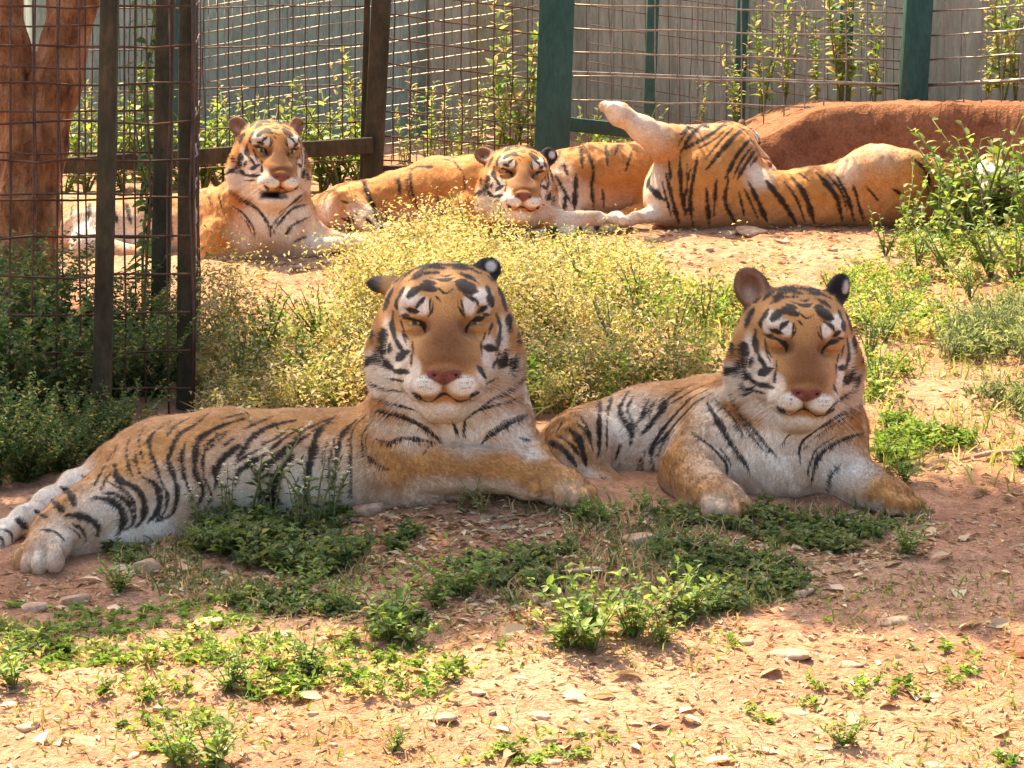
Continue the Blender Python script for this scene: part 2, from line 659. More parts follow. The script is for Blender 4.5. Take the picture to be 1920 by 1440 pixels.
def seg_dist2d(Q, pts):
    d = np.full(len(Q), 1e9)
    for a, b in zip(pts[:-1], pts[1:]):
        a = np.array(a, float); b = np.array(b, float)
        ab = b - a
        t = np.clip(((Q - a) @ ab) / (ab @ ab), 0, 1)
        q = Q - a - t[:, None] * ab
        d = np.minimum(d, np.sqrt((q * q).sum(1)))
    return d


def densify(pts, step):
    out = []
    pts = [np.array(p, float) for p in pts]
    # Catmull-Rom through the points
    ext = [2 * pts[0] - pts[1]] + pts + [2 * pts[-1] - pts[-2]]
    for i in range(1, len(ext) - 2):
        p0, p1, p2, p3 = ext[i - 1:i + 3]
        n = max(2, int(np.linalg.norm(p2 - p1) / step))
        for t in np.linspace(0, 1, n, endpoint=False):
            out.append(.5 * (2 * p1 + (p2 - p0) * t + (2 * p0 - 5 * p1 + 4 * p2 - p3) * t * t + (3 * p1 - p0 - 3 * p2 + p3) * t ** 3))
    out.append(pts[-1])
    return np.array(out)


import time
_T0 = [time.time()]


def tick(w):
    t = time.time()
    print('   %-10s %.2f' % (w, t - _T0[0]))
    _T0[0] = t


def build_tiger(T, name, label, strokes, pales, mats, seed=1, scale_px=1.0, origin=(0, 0), sub=1, headsub=True,
                fur_n=100000, fur_len=.012, base=None, orange_gain=1.0, group=None, belly=.75):
    """strokes: (width_px, [(x, y)..]) in a crop whose scale is scale_px and whose corner is origin;
    pales: (x, y, r, strength) in the same crop"""
    rng = np.random.default_rng(seed)
    T.org = T.head.c.copy()
    tick('start')
    V, F = T.polygonise()
    tick('poly')
    T.org = T.head.c.copy()
    V, N = T.project(V)
    for _ in range(sub):
        V, Q, R, _p = subdivide(V, F)
        F = Q
        V, N = T.project(V)
    poly = []
    if headsub:
        ql = T.head.local(V)
        hm = (np.abs(ql[:, 0]) < .24) & (ql[:, 1] > -.09) & (np.abs(ql[:, 2]) < .25)
        fm = hm[F].all(1)
        n0 = len(V)
        V, Q, R, poly = subdivide(V, F, fm)
        Vn, Nn = T.project(V[n0:])
        V = np.concatenate([V[:n0], Vn]); N = np.concatenate([N, Nn])
        F = np.concatenate([Q, R])
    n = len(V)
    V = V + N * ((fbm(V * np.array([1, 1, .6]), 34., seed + 70, 3) - .5) * .010 * (1 - .8 * sstep(.30, .18, np.linalg.norm(V - T.head.world([0, .1, 0]), axis=1) / T.head.s)))[:, None]
    # ---------------- coat colours
    hl = T.head.local(V)
    hd = T.head.sdf(V)
    inhead = sstep(.035, .0, hd) * sstep(-.12, -.05, hl[:, 1])
    nz = fbm(V, 9.0, seed, 3)
    nf = fbm(V, 160.0, seed + 7, 2)
    col = C_ORANGE * np.asarray(orange_gain) * (0.80 + .45 * nz)[:, None]
    pale = np.zeros(n)
    # belly: anything that looks down and lies low turns pale
    gz = ground_z(V[:, 0], V[:, 1], False)
    pale = np.maximum(pale, belly * sstep(.1, -.6, N[:, 2]) * (1 - inhead))
    tick('mesh')
    bv = BVHTree.FromPolygons(V.tolist(), F.tolist() + poly)
    kd = KDTree(n)
    for i, v in enumerate(V.tolist()):
        kd.insert(v, i)
    kd.balance()
    tick('trees')
    o = Vector(CAMP)
    cast = lambda x, y: bv.ray_cast(o, Vector(ray(origin[0] + x / scale_px, origin[1] + y / scale_px)))
    for (x, y, r, s) in pales:
        hit = cast(x, y)
        if hit[0] is None:
            continue
        rr = r / scale_px * hit[3] / FPX
        c = np.array(hit[0])
        dd = np.linalg.norm(V - c, axis=1) / rr
        pale = np.maximum(pale, s * np.clip(1.25 - dd * .9, 0, 1))
    # procedural stripes on the flanks that face away
    bl = np.full(n, 9.0)
    for si, (w, pts) in enumerate(strokes):
        dp = densify(pts, 5 * scale_px / 2.4)
        L = len(dp)
        for j, (x, y) in enumerate(dp):
            hit = cast(x, y)
            if hit[0] is None:
                hit = cast(x, y + 7 * scale_px)
            if hit[0] is None:
                hit = cast(x, y + 15 * scale_px)
            if hit[0] is None:
                continue
            e = min(j, L - 1 - j) / max(1, L - 1)
            ww = w * (.40 + .60 * min(1, e * 4)) * .76 / scale_px * hit[3] / FPX
            ww *= .84 + .50 * (.5 + .5 * math.sin(j * .33 + si * 1.7)) * (.5 + .5 * math.sin(j * .11 + si * 2.9)) + .10 * math.sin(j * .9 + si)
            c = np.array(hit[0])
            near = kd.find_range(hit[0], ww * 1.8)
            if near:
                ii = np.array([q[1] for q in near]); dq = np.array([q[2] for q in near])
                ok = N[ii] @ np.array(hit[1]) > -.1
                ii, dq = ii[ok], dq[ok]
                bl[ii] = np.minimum(bl[ii], dq / ww)
    tick('strokes')
    # far side: bands along the body axis
    view = CAMP - V
    view /= np.linalg.norm(view, axis=1)[:, None]
    away = sstep(.02, -.15, (N * view).sum(1)) * (1 - inhead)
    ax = T.flow[0][1] - T.flow[0][0]
    ax /= np.linalg.norm(ax)
    ss = V @ ax
    wob = ss * 62 + 5 * fbm(V, 5.0, seed + 3, 2) * 1.6
    bands = np.abs(np.sin(wob)) ** 1
    farb = sstep(.30, .12, bands) * away
    # face
    fp = np.stack([hl[:, 0] / FS + FX, FZ - hl[:, 2] / FS], 1)
    front = inhead * sstep(-.06, 0.0, hl[:, 1])
    fpw = fp + 9 * (np.stack([fbm(V, 40.0, seed + 20, 2), fbm(V, 40.0, seed + 21, 2)], 1) - .5)
    hi = np.where(inhead > .02)[0]
    fb = np.full(n, 9.0)
    for w, pts in FACE:
        dp = densify(pts, 9)
        L = len(dp)
        lo, hi2 = dp.min(0) - w * 2, dp.max(0) + w * 2
        sel = hi[((fpw[hi] > lo) & (fpw[hi] < hi2)).all(1)]
        for j in range(L):
            e = min(j, L - 1 - j) / max(1, L - 1)
            wj = (w * .98 if w > 6 else w * .62) * (.45 + .55 * min(1, e * 3.4)) * (.9 + .28 * math.sin(j * .55 + w))
            fb[sel] = np.minimum(fb[sel], np.hypot(fpw[sel, 0] - dp[j, 0], fpw[sel, 1] - dp[j, 1]) / wj)
    fw = np.zeros(n)
    for x, y, rx, ry, s in FACE_WHITE:
        e = np.sqrt(((fpw[hi, 0] - x) / rx) ** 2 + ((fpw[hi, 1] - y) / ry) ** 2)
        fw[hi] = np.maximum(fw[hi], s * sstep(1.25, .65, e + .25 * (nf[hi] - .5)))
    pale = np.where(inhead > .02, pale * (1 - inhead) + inhead * fw, pale)
    pale = np.clip(pale + .25 * (nf - .5) * (pale > .02), 0, 1)
    # bridge of the nose is a deeper brown
    br = np.exp(-(((fp[:, 0] - 500) / 125) ** 4 + ((fp[:, 1] - 530) / 140) ** 4)) * front
    col = col * (1 - .95 * br[:, None]) + .95 * br[:, None] * np.array([.205, .078, .022]) * (.8 + .4 * nz)[:, None]
    col = col * (1 - pale[:, None]) + C_PALE * (.9 + .2 * nf)[:, None] * pale[:, None]
    # nose leather
    nl = seg_dist2d(fp, [(440, 662), (490, 690), (545, 662)])
    nose = sstep(34, 24, nl) * sstep(.19, .20, hl[:, 1])
    nose = nose * sstep(640, 655, fp[:, 1]) * sstep(732, 716, fp[:, 1])
    col = col * (1 - nose[:, None]) + np.array([.25, .085, .06]) * nose[:, None]
    nost = sstep(13, 8, np.minimum(np.hypot(fp[:, 0] - 447, (fp[:, 1] - 672) * 1.5), np.hypot(fp[:, 0] - 548, (fp[:, 1] - 672) * 1.5))) * sstep(.19, .20, hl[:, 1])
    # stripes
    rag = .34 * (nf - .5) + .30 * (fbm(V, 60., seed + 31, 2) - .5)
    stripe = np.maximum(sstep(1.15, .72, bl + rag), sstep(1.2, .7, fb + rag) * front)
    stripe = np.maximum(stripe, farb)
    stripe = np.maximum(stripe, nost)
    stripe = np.maximum(stripe, 0)
    # ears
    for e in T.head.ears:
        R = rot(*e['rot'])
        q = (hl - np.array(e['c'])) @ R / np.array(e['r'])
        ins = (np.abs(q) < 1.25).all(1) & (q[:, 2] > -.75)
        if e.get('side', 'front') == 'back':
            rr = np.hypot(q[:, 0], (q[:, 2] - .15) * 1.05)
            wsp = ins & (q[:, 1] > -.2)
            spot = sstep(.56, .26, np.hypot(q[:, 0] + .1, (q[:, 2] - .2) * 1.2)) * e.get('spot', 1.0)
            cb = C_BLACK * (1 - spot[:, None]) + np.array([.62, .55, .46]) * spot[:, None]
            if e.get('tan'):
                k_ = sstep(-.1, .5, q[:, 2])[:, None]
                cb = C_ORANGE * .55 * (1 - k_) + C_BLACK * 1.6 * k_
            col[ins] = cb[ins]
            stripe[ins] = 0
        else:
            k = ins & (q[:, 1] > -.2)
            rim = sstep(.72, .95, np.hypot(q[:, 0], q[:, 2]))
            ci = np.array([.30, .15, .075]) * (1 - rim[:, None]) + np.array([.16, .075, .035]) * rim[:, None]
            inn = sstep(.5, .1, np.hypot(q[:, 0] + .25, q[:, 2] + .2))
            ci = ci * (1 - .55 * inn[:, None]) + np.array([.6, .45, .32]) * .55 * inn[:, None]
            col[k] = ci[k]
            k2 = ins & ~k
            col[k2] = C_BLACK * 2
            stripe[ins] = 0
    if T.head.mouth > 0:
        gap = sstep(.052, .036, np.abs(hl[:, 0] + .024)) * sstep(-.130, -.142, hl[:, 2]) * sstep(-.176, -.160, hl[:, 2]) * sstep(.06, .09, hl[:, 1]) * sstep(.215, .200, hl[:, 1]) * inhead
        col = col * (1 - gap[:, None]) + np.array([.03, .014, .012]) * gap[:, None]
    stripe = np.clip(stripe, 0, 1) * .95
    col = col * (1 - stripe[:, None]) + C_BLACK * stripe[:, None]
    if base is not None:
        col = col * np.array(base)
    col = np.clip(col, .006, .9)
    tick('colour')
    # ---------------- fur direction
    flow = np.zeros((n, 3)); wsum = np.full(n, 1e-9)
    for a, b, r in T.flow:
        dc = np.maximum(d_cone(V.T, a, b, r, r), 0)
        w = np.exp(-dc / .03)
        u = (b - a) / (np.linalg.norm(b - a) + 1e-9)
        flow += w[:, None] * u
        wsum += w
    flow /= wsum[:, None]
    nosew = T.head.world([0, .26, -.03])
    hf = V - nosew
    hf /= np.linalg.norm(hf, axis=1)[:, None]
    hw = inhead
    flow = flow * (1 - hw[:, None]) + hf * hw[:, None]
    flow[:, 2] -= .25 * (1 - hw)
    flow -= N * (flow * N).sum(1)[:, None]
    flow /= (np.linalg.norm(flow, axis=1)[:, None] + 1e-6)
    # ---------------- objects
    cx = V.mean(0)
    basep = np.array([cx[0], cx[1], float(ground_z(cx[0], cx[1])[0])])
    root = thing(name, label, 'tiger', basep, group=group)
    loops = np.concatenate([F.ravel(), np.array([i for f in poly for i in f], dtype=np.int64)]) if poly else F.ravel()
    sizes = np.concatenate([np.full(len(F), 4), np.array([len(f) for f in poly], dtype=np.int64)]) if poly else np.full(len(F), 4)
    me = make_mesh('body', V - basep, loops=loops, sizes=sizes, smooth=True)
    set_col(me, col)
    body = obj('body', me, mats['coat'], root)
    # eyes
    for sg in (-1, 1):
        c = T.head.world([sg * .069, .104, .043]) - basep
        ev, ef = uv_sphere(.0195 * T.head.s, 18, 12)
        fwd = T.head.B @ np.array([-.05 * sg, 1, -.02])
        fwd /= np.linalg.norm(fwd)
        dots = (ev / (.0195 * T.head.s)) @ fwd
        ec = np.tile(np.array([.03, .02, .015]), (len(ev), 1))
        ec[dots > .55] = np.array([.42, .40, .16])
        ec[dots > .90] = np.array([.004, .004, .004])
        em = make_mesh('eye', ev + c, loops=np.array([i for f in ef for i in f]), sizes=np.array([len(f) for f in ef]), smooth=True)
        set_col(em, ec)
        obj('eye', em, mats['eye'], root)
    # whiskers
    wv, wf = [], []
    for sg in (-1, 1):
        for r_ in range(4):
            for k in range(2):
                a = np.array([sg * (.045 + .011 * k), .205 - .012 * k, -.083 - .012 * r_])
                L = rng.uniform(.09, .15)
                dirn = np.array([sg * 1.0, .35 - .25 * k / 3, -.22 - .14 * r_ + rng.uniform(-.08, .08)])
                dirn /= np.linalg.norm(dirn)
                pts = [a + dirn * L * t + np.array([0, -.03 * t * t, -.035 * t * t]) for t in (0, .33, .66, 1)]
                i0 = len(wv)
                for j, p in enumerate(pts):
                    r = .00045 * (1 - .75 * j / 3)
                    for ang in (0, 2.09, 4.19):
                        wv.append(T.head.world(p + r * np.array([0, math.cos(ang), math.sin(ang)])) - basep)
                for j in range(3):
                    for q in range(3):
                        wf.append((i0 + j * 3 + q, i0 + j * 3 + (q + 1) % 3, i0 + j * 3 + 3 + (q + 1) % 3, i0 + j * 3 + 3 + q))
    wm = make_mesh('whiskers', np.array(wv), np.array(wf))
    tag(obj('whiskers', wm, mats['whisker'], root), kind='stuff')
    tick('objs')
    # fur: thin tapering blades that carry the colour of the skin they grow from
    A = V[F]
    area = .5 * np.linalg.norm(np.cross(A[:, 2] - A[:, 0], A[:, 3] - A[:, 1]), axis=1)
    fc = (N[F[:, 0]] * view[F[:, 0]]).sum(1)
    wt = area * np.where(fc > -.35, 1.0, .35)
    wt *= np.where(inhead[F[:, 0]] > .5, 1.6, 1.0)
    pick = rng.choice(len(F), fur_n, p=wt / wt.sum())
    ww = rng.dirichlet([1, 1, 1, 1], fur_n)
    root_p = (A[pick] * ww[:, :, None]).sum(1)
    vi = F[pick, np.argmax(ww, 1)]
    fn, fd, fcx = N[vi], flow[vi], col[vi]
    ln = fur_len * rng.uniform(.6, 1.3, fur_n)
    ruff = sstep(.09, .15, np.abs(hl[vi, 0])) * sstep(.06, -.02, hl[vi, 2]) * inhead[vi]
    facek = np.exp(-((hl[vi, 0] / .09) ** 2)) * sstep(.03, .10, hl[vi, 1]) * inhead[vi]
    thr = np.exp(-((np.linalg.norm(root_p - T.head.world([0, -.03, -.24]), axis=1) / (.20 * T.head.s)) ** 2))
    ln *= (1 + .3 * thr)
    ln *= (1 + .9 * ruff) * (1 - .62 * facek) * (1 - .25 * inhead[vi])
    low = root_p[:, 2] - ground_z(root_p[:, 0], root_p[:, 1], False)
    lean = rng.uniform(.10, .34, fur_n)[:, None]
    clump = (np.stack([fbm(root_p, 28., seed + 50 + i, 2) for i in range(3)], 1) - .5) * .7
    jit = rng.normal(0, .12, (fur_n, 3)) + clump
    dirn = fd + fn * lean + jit
    dirn /= np.linalg.norm(dirn, axis=1)[:, None]
    side = np.cross(dirn, fn)
    side /= (np.linalg.norm(side, axis=1)[:, None] + 1e-9)
    wd = (.00075 * rng.uniform(.7, 1.3, fur_n))[:, None]
    b0 = root_p - fn * .001 - side * wd
    b1 = root_p - fn * .001 + side * wd
    tip = root_p + dirn * ln[:, None]
    fv = np.stack([b0, b1, tip], 1).reshape(-1, 3) - basep
    fm = make_mesh('fur', fv, np.arange(fur_n * 3).reshape(-1, 3))
    tint = fcx * rng.uniform(.78, 1.18, fur_n)[:, None]
    set_col(fm, np.repeat(tint, 3, 0))
    nn = fn * .9 + dirn * .25
    nn /= np.linalg.norm(nn, axis=1)[:, None]
    fm.normals_split_custom_set_from_vertices(np.repeat(nn, 3, 0).astype(np.float32).tolist())
    tag(obj('fur', fm, mats['fur'], root), kind='stuff')
    tick('fur')
    print(name, 'verts', n, 'faces', len(F))
    return root


def uv_sphere(r, nu, nv):
    v, f = [(0, 0, r)], []
    for j in range(1, nv):
        t = math.pi * j / nv
        for i in range(nu):
            a = 2 * math.pi * i / nu
            v.append((r * math.sin(t) * math.cos(a), r * math.sin(t) * math.sin(a), r * math.cos(t)))
    v.append((0, 0, -r))
    for i in range(nu):
        f.append((0, 1 + i, 1 + (i + 1) % nu))
        f.append((len(v) - 1, 1 + (nv - 2) * nu + (i + 1) % nu, 1 + (nv - 2) * nu + i))
    for j in range(nv - 2):
        for i in range(nu):
            a = 1 + j * nu + i; b = 1 + j * nu + (i + 1) % nu
            f.append((a, a + nu, b + nu, b))
    return np.array(v), f


def tiger_materials():
    m, nt, b, out = new_mat('tiger_coat')
    at = node(nt, 'ShaderNodeAttribute', attribute_name='Col')
    tc = node(nt, 'ShaderNodeTexCoord')
    nz = node(nt, 'ShaderNodeTexNoise', Scale=260.0, Detail=3.0)
    nt.links.new(tc.outputs['Object'], nz.inputs['Vector'])
    hv = ramp(nt, nz.outputs[0], [(.3, (.72, .72, .72)), (.7, (1.15, 1.15, 1.15))])
    c = mixc(nt, 1.0, at.outputs['Color'], hv.outputs[0], 'MULTIPLY')
    nt.links.new(c, b.inputs['Base Color'])
    b.inputs['Roughness'].default_value = .75
    b.inputs['Specular IOR Level'].default_value = .15
    b.inputs['Sheen Weight'].default_value = .15
    b.inputs['Sheen Roughness'].default_value = .5
    bp = node(nt, 'ShaderNodeBump', Strength=.35, Distance=.004)
    nt.links.new(nz.outputs[0], bp.inputs['Height'])
    nt.links.new(bp.outputs[0], b.inputs['Normal'])
    f, nt, b, out = new_mat('tiger_fur')
    at = node(nt, 'ShaderNodeAttribute', attribute_name='Col')
    nt.links.new(at.outputs['Color'], b.inputs['Base Color'])
    b.inputs['Roughness'].default_value = .6
    b.inputs['Specular IOR Level'].default_value = .2
    tr = node(nt, 'ShaderNodeBsdfTranslucent')
    nt.links.new(at.outputs['Color'], tr.inputs['Color'])
    mx = node(nt, 'ShaderNodeMixShader')
    mx.inputs[0].default_value = .25
    nt.links.new(b.outputs[0], mx.inputs[1]); nt.links.new(tr.outputs[0], mx.inputs[2])
    nt.links.new(mx.outputs[0], out.inputs[0])
    e, nt, b, out = new_mat('tiger_eye')
    at = node(nt, 'ShaderNodeAttribute', attribute_name='Col')
    nt.links.new(at.outputs['Color'], b.inputs['Base Color'])
    b.inputs['Roughness'].default_value = .12
    w, nt, b, out = new_mat('whisker_white')
    b.inputs['Base Color'].default_value = (.8, .74, .65, 1)
    b.inputs['Roughness'].default_value = .5
    return dict(coat=m, fur=f, eye=e, whisker=w)
# ------------------------------------------------------------------ materials of the place
def soil_material():
    m, nt, b, out = new_mat('red_soil')
    tc = node(nt, 'ShaderNodeTexCoord')
    n1 = node(nt, 'ShaderNodeTexNoise', Scale=1.3, Detail=6.0, Roughness=.6)
    n2 = node(nt, 'ShaderNodeTexNoise', Scale=16.0, Detail=8.0, Roughness=.7)
    n3 = node(nt, 'ShaderNodeTexNoise', Scale=90.0, Detail=4.0, Roughness=.7)
    vo = node(nt, 'ShaderNodeTexVoronoi', Scale=60.0, Randomness=1.0)
    for n in (n1, n2, n3, vo):
        nt.links.new(tc.outputs['Object'], n.inputs['Vector'])
    c1 = ramp(nt, n1.outputs[0], [(.32, (.36, .175, .095)), (.5, (.50, .27, .155)), (.68, (.56, .345, .21))])
    c2 = ramp(nt, n2.outputs[0], [(.28, (.55, .48, .42)), (.5, (1.0, 1.0, 1.0)), (.72, (1.30, 1.32, 1.30))])
    c3 = ramp(nt, n3.outputs[0], [(.3, (.72, .68, .62)), (.62, (1.12, 1.12, 1.12))])
    c = mixc(nt, 1.0, c1.outputs[0], c2.outputs[0], 'MULTIPLY')
    c = mixc(nt, 1.0, c, c3.outputs[0], 'MULTIPLY')
    # the banked-up earth of the mound is darker and redder, with part of its face's shade put into the colour
    sx = node(nt, 'ShaderNodeSeparateXYZ')
    nt.links.new(tc.outputs['Object'], sx.inputs[0])
    my = node(nt, 'ShaderNodeMapRange', interpolation_type='SMOOTHSTEP')
    my.inputs['From Min'].default_value = 10.55; my.inputs['From Max'].default_value = 10.85
    nt.links.new(sx.outputs[1], my.inputs['Value'])
    mxr = node(nt, 'ShaderNodeMapRange', interpolation_type='SMOOTHSTEP')
    mxr.inputs['From Min'].default_value = .6; mxr.inputs['From Max'].default_value = 1.0
    nt.links.new(sx.outputs[0], mxr.inputs['Value'])
    mm = node(nt, 'ShaderNodeMath', operation='MULTIPLY')
    nt.links.new(my.outputs[0], mm.inputs[0]); nt.links.new(mxr.outputs[0], mm.inputs[1])
    cd = mixc(nt, 1.0, c, (.66, .54, .45), 'MULTIPLY')
    c = mixc(nt, mm.outputs[0], c, cd)
    nt.links.new(c, b.inputs['Base Color'])
    b.inputs['Roughness'].default_value = .95
    b.inputs['Specular IOR Level'].default_value = .1
    bp = node(nt, 'ShaderNodeBump', Strength=.9, Distance=.018)
    ad = node(nt, 'ShaderNodeMath', operation='ADD')
    nt.links.new(n2.outputs[0], ad.inputs[0]); nt.links.new(n3.outputs[0], ad.inputs[1])
    nt.links.new(ad.outputs[0], bp.inputs['Height'])
    nt.links.new(bp.outputs[0], b.inputs['Normal'])
    return m


def attr_leaf_material(name, transl=.45, rough=.55):
    m, nt, b, out = new_mat(name)
    at = node(nt, 'ShaderNodeAttribute', attribute_name='Col')
    b.inputs['Roughness'].default_value = rough
    b.inputs['Specular IOR Level'].default_value = .3
    nt.links.new(at.outputs['Color'], b.inputs['Base Color'])
    if transl:
        tr = node(nt, 'ShaderNodeBsdfTranslucent')
        g = mixc(nt, 1.0, at.outputs['Color'], (1.25, 1.2, .75), 'MULTIPLY')
        nt.links.new(g, tr.inputs['Color'])
        mx = node(nt, 'ShaderNodeMixShader')
        mx.inputs[0].default_value = transl
        nt.links.new(b.outputs[0], mx.inputs[1]); nt.links.new(tr.outputs[0], mx.inputs[2])
        nt.links.new(mx.outputs[0], out.inputs[0])
    return m


def noisy_material(name, c0, c1, c2, scale=8.0, stretch=(1, 1, 1), rough=.8, bump=.3, bdist=.01, fine=60.0, metallic=0.0):
    m, nt, b, out = new_mat(name)
    tc = node(nt, 'ShaderNodeTexCoord')
    mp = node(nt, 'ShaderNodeMapping')
    mp.inputs['Scale'].default_value = stretch
    nt.links.new(tc.outputs['Object'], mp.inputs['Vector'])
    n1 = node(nt, 'ShaderNodeTexNoise', Scale=scale, Detail=6.0, Roughness=.65)
    n2 = node(nt, 'ShaderNodeTexNoise', Scale=fine, Detail=4.0, Roughness=.7)
    nt.links.new(mp.outputs[0], n1.inputs['Vector']); nt.links.new(mp.outputs[0], n2.inputs['Vector'])
    c = ramp(nt, n1.outputs[0], [(.3, c0), (.5, c1), (.7, c2)])
    c3 = ramp(nt, n2.outputs[0], [(.3, (.7, .7, .7)), (.65, (1.15, 1.15, 1.15))])
    cc = mixc(nt, 1.0, c.outputs[0], c3.outputs[0], 'MULTIPLY')
    nt.links.new(cc, b.inputs['Base Color'])
    b.inputs['Roughness'].default_value = rough
    b.inputs['Metallic'].default_value = metallic
    b.inputs['Specular IOR Level'].default_value = .25
    bp = node(nt, 'ShaderNodeBump', Strength=bump, Distance=bdist)
    ad = node(nt, 'ShaderNodeMath', operation='ADD')
    nt.links.new(n1.outputs[0], ad.inputs[0]); nt.links.new(n2.outputs[0], ad.inputs[1])
    nt.links.new(ad.outputs[0], bp.inputs['Height'])
    nt.links.new(bp.outputs[0], b.inputs['Normal'])
    return m


M_SOIL = soil_material()
M_LEAF = attr_leaf_material('leaf', .42)
M_DRY = attr_leaf_material('dry_litter', .15, .8)
M_STEM = noisy_material('green_stem', (.14, .15, .05), (.20, .20, .07), (.26, .22, .10), 20)
M_BARK = noisy_material('reddish_bark', (.07, .025, .010), (.42, .17, .06), (.64, .34, .15), 17, (1, 1, .5), .9, 1.0, .04, 70)
M_GREEN = noisy_material('green_painted_steel', (.020, .050, .034), (.030, .085, .058), (.06, .10, .06), 5, (1, 1, .3), .55, .1, .002, 60)
M_RUST = noisy_material('rusty_dark_steel', (.030, .024, .013), (.056, .046, .022), (.12, .070, .032), 9, (1, 1, .4), .95, .2, .003, 70)
M_WIRE = noisy_material('weathered_wire', (.16, .12, .08), (.26, .22, .16), (.36, .31, .24), 12, (1, 1, 1), .45, .1, .001, 80, .35)
M_WIRED = noisy_material('rusty_wire', (.05, .026, .016), (.10, .050, .030), (.17, .09, .05), 12, (1, 1, 1), .6, .1, .001, 80, .2)
M_CONC = noisy_material('stained_concrete', (.235, .24, .155), (.335, .34, .235), (.43, .43, .31), 2.2, (2.4, 1, .35), .9, .4, .01, 22)
M_SHEET = noisy_material('blue_grey_render', (.22, .31, .235), (.27, .37, .285), (.33, .41, .32), 1.6, (1.6, 1, .5), .8, .25, .006, 24)
M_STONE = noisy_material('pale_stone', (.33, .18, .10), (.48, .30, .18), (.62, .44, .29), 14, (1, 1, 1), .9, .5, .006, 70)

# ------------------------------------------------------------------ ground
def axis(lo, a, b, hi, fine, grow=1.25):
    mid = list(np.arange(a, b, fine))
    out, s, x = [], fine, a
    while x > lo:
        s *= grow; x -= s; out.append(x)
    up, s, x = [], fine, mid[-1]
    while x < hi:
        s *= grow; x += s; up.append(x)
    return np.array(out[::-1] + mid + up)


gx = axis(-60, -2.6, 2.6, 60, .022)
gy = axis(-12, 4.1, 12.2, 90, .026)
GX, GYY = np.meshgrid(gx, gy, indexing='ij')
gzv = ground_z(GX.ravel(), GYY.ravel())
gv = np.stack([GX.ravel(), GYY.ravel(), gzv], 1)
ii = np.arange((len(gx) - 1) * (len(gy) - 1))
aa = (ii // (len(gy) - 1)) * len(gy) + ii % (len(gy) - 1)
gf = np.stack([aa, aa + len(gy), aa + len(gy) + 1, aa + 1], 1)
tag(obj('ground', make_mesh('ground', gv, gf, smooth=True), M_SOIL), kind='structure')
tick('ground')


# ------------------------------------------------------------------ mesh bits
class MB:
    def __init__(self):
        self.v, self.f = [], []

    def prism(self, a, b, w, t=None, side=None):
        """a bar of section w x t from a to b"""
        a, b = np.asarray(a, float), np.asarray(b, float)
        t = t or w
        ax = b - a
        ax /= np.linalg.norm(ax)
        s = np.array([1.0, 0, 0]) if side is None else np.asarray(side, float)
        if abs(ax @ s) > .9:
            s = np.array([0, 1.0, 0])
        s = s - ax * (s @ ax)
        s /= np.linalg.norm(s)
        q = np.cross(ax, s)
        i = len(self.v)
        for p in (a, b):
            for sx, sy in ((-1, -1), (1, -1), (1, 1), (-1, 1)):
                self.v.append(p + s * sx * w / 2 + q * sy * t / 2)
        for f in ((3, 2, 1, 0), (4, 5, 6, 7), (0, 1, 5, 4), (1, 2, 6, 5), (2, 3, 7, 6), (3, 0, 4, 7)):
            self.f.append([i + k for k in f])

    def tube(self, pts, r, n=6):
        pts = [np.asarray(p, float) for p in pts]
        i = len(self.v)
        for k, p in enumerate(pts):
            ax = pts[min(k + 1, len(pts) - 1)] - pts[max(k - 1, 0)]
            ax /= (np.linalg.norm(ax) + 1e-9)
            s = np.cross(ax, [0, 1, 0.3]); s /= (np.linalg.norm(s) + 1e-9)
            q = np.cross(ax, s)
            rr = r[k] if hasattr(r, '__len__') else r
            for j in range(n):
                an = 2 * math.pi * j / n
                self.v.append(p + rr * (s * math.cos(an) + q * math.sin(an)))
        for k in range(len(pts) - 1):
            for j in range(n):
                self.f.append([i + k * n + j, i + k * n + (j + 1) % n, i + (k + 1) * n + (j + 1) % n, i + (k + 1) * n + j])
        self.f.append([i + j for j in range(n)][::-1])
        self.f.append([i + (len(pts) - 1) * n + j for j in range(n)])

    def mesh(self, name, smooth=False, offset=(0, 0, 0)):
        return make_mesh(name, np.array(self.v) - np.asarray(offset), loops=np.array([k for f in self.f for k in f]),
                         sizes=np.array([len(f) for f in self.f]), smooth=smooth)


def part(name, mb, mat, root, smooth=False, bevel=0.0):
    o = obj(name, mb.mesh(name, smooth, root.location), mat, root)
    if bevel:
        b = o.modifiers.new('bevel', 'BEVEL')
        b.width = bevel
        b.segments = 2
    return o


# ------------------------------------------------------------------ boundary walls
def wall(name, label, u0, d0, u1, d1, mat, height, seams, thick=.18, cat='wall'):
    a, b = P(u0, 272, d0), P(u1, 272, d1)
    za, zb = float(ground_z(a[0], a[1])[0]), float(ground_z(b[0], b[1])[0])
    a[2], b[2] = za - .3, zb - .3
    root = thing(name, label, cat, tuple((a + b) / 2))
    along = (b - a); L = np.linalg.norm(along); along /= L
    nrm = np.cross(along, [0, 0, 1.0]); nrm /= np.linalg.norm(nrm)
    if nrm[1] > 0:
        nrm = -nrm
    m = MB()
    n = seams
    for k in range(n):      # separate slabs with open joints
        m2 = MB()
        p, q = a + along * (L * k / n), a + along * (L * (k + 1) / n)
        off = nrm * (.004 * ((k * 37) % 5) / 5)
        m2.prism((p + q) / 2 + off, (p + q) / 2 + off + np.array([0, 0, height + .3]), L / n - .002, thick, along)
        part('slab', m2, mat, root, bevel=.003)
    cap = MB()
    cap.prism(a + np.array([0, 0, height + .33]), b + np.array([0, 0, height + .33]), thick + .06, .06, nrm)
    part('coping', cap, mat, root, bevel=.008)
    return root


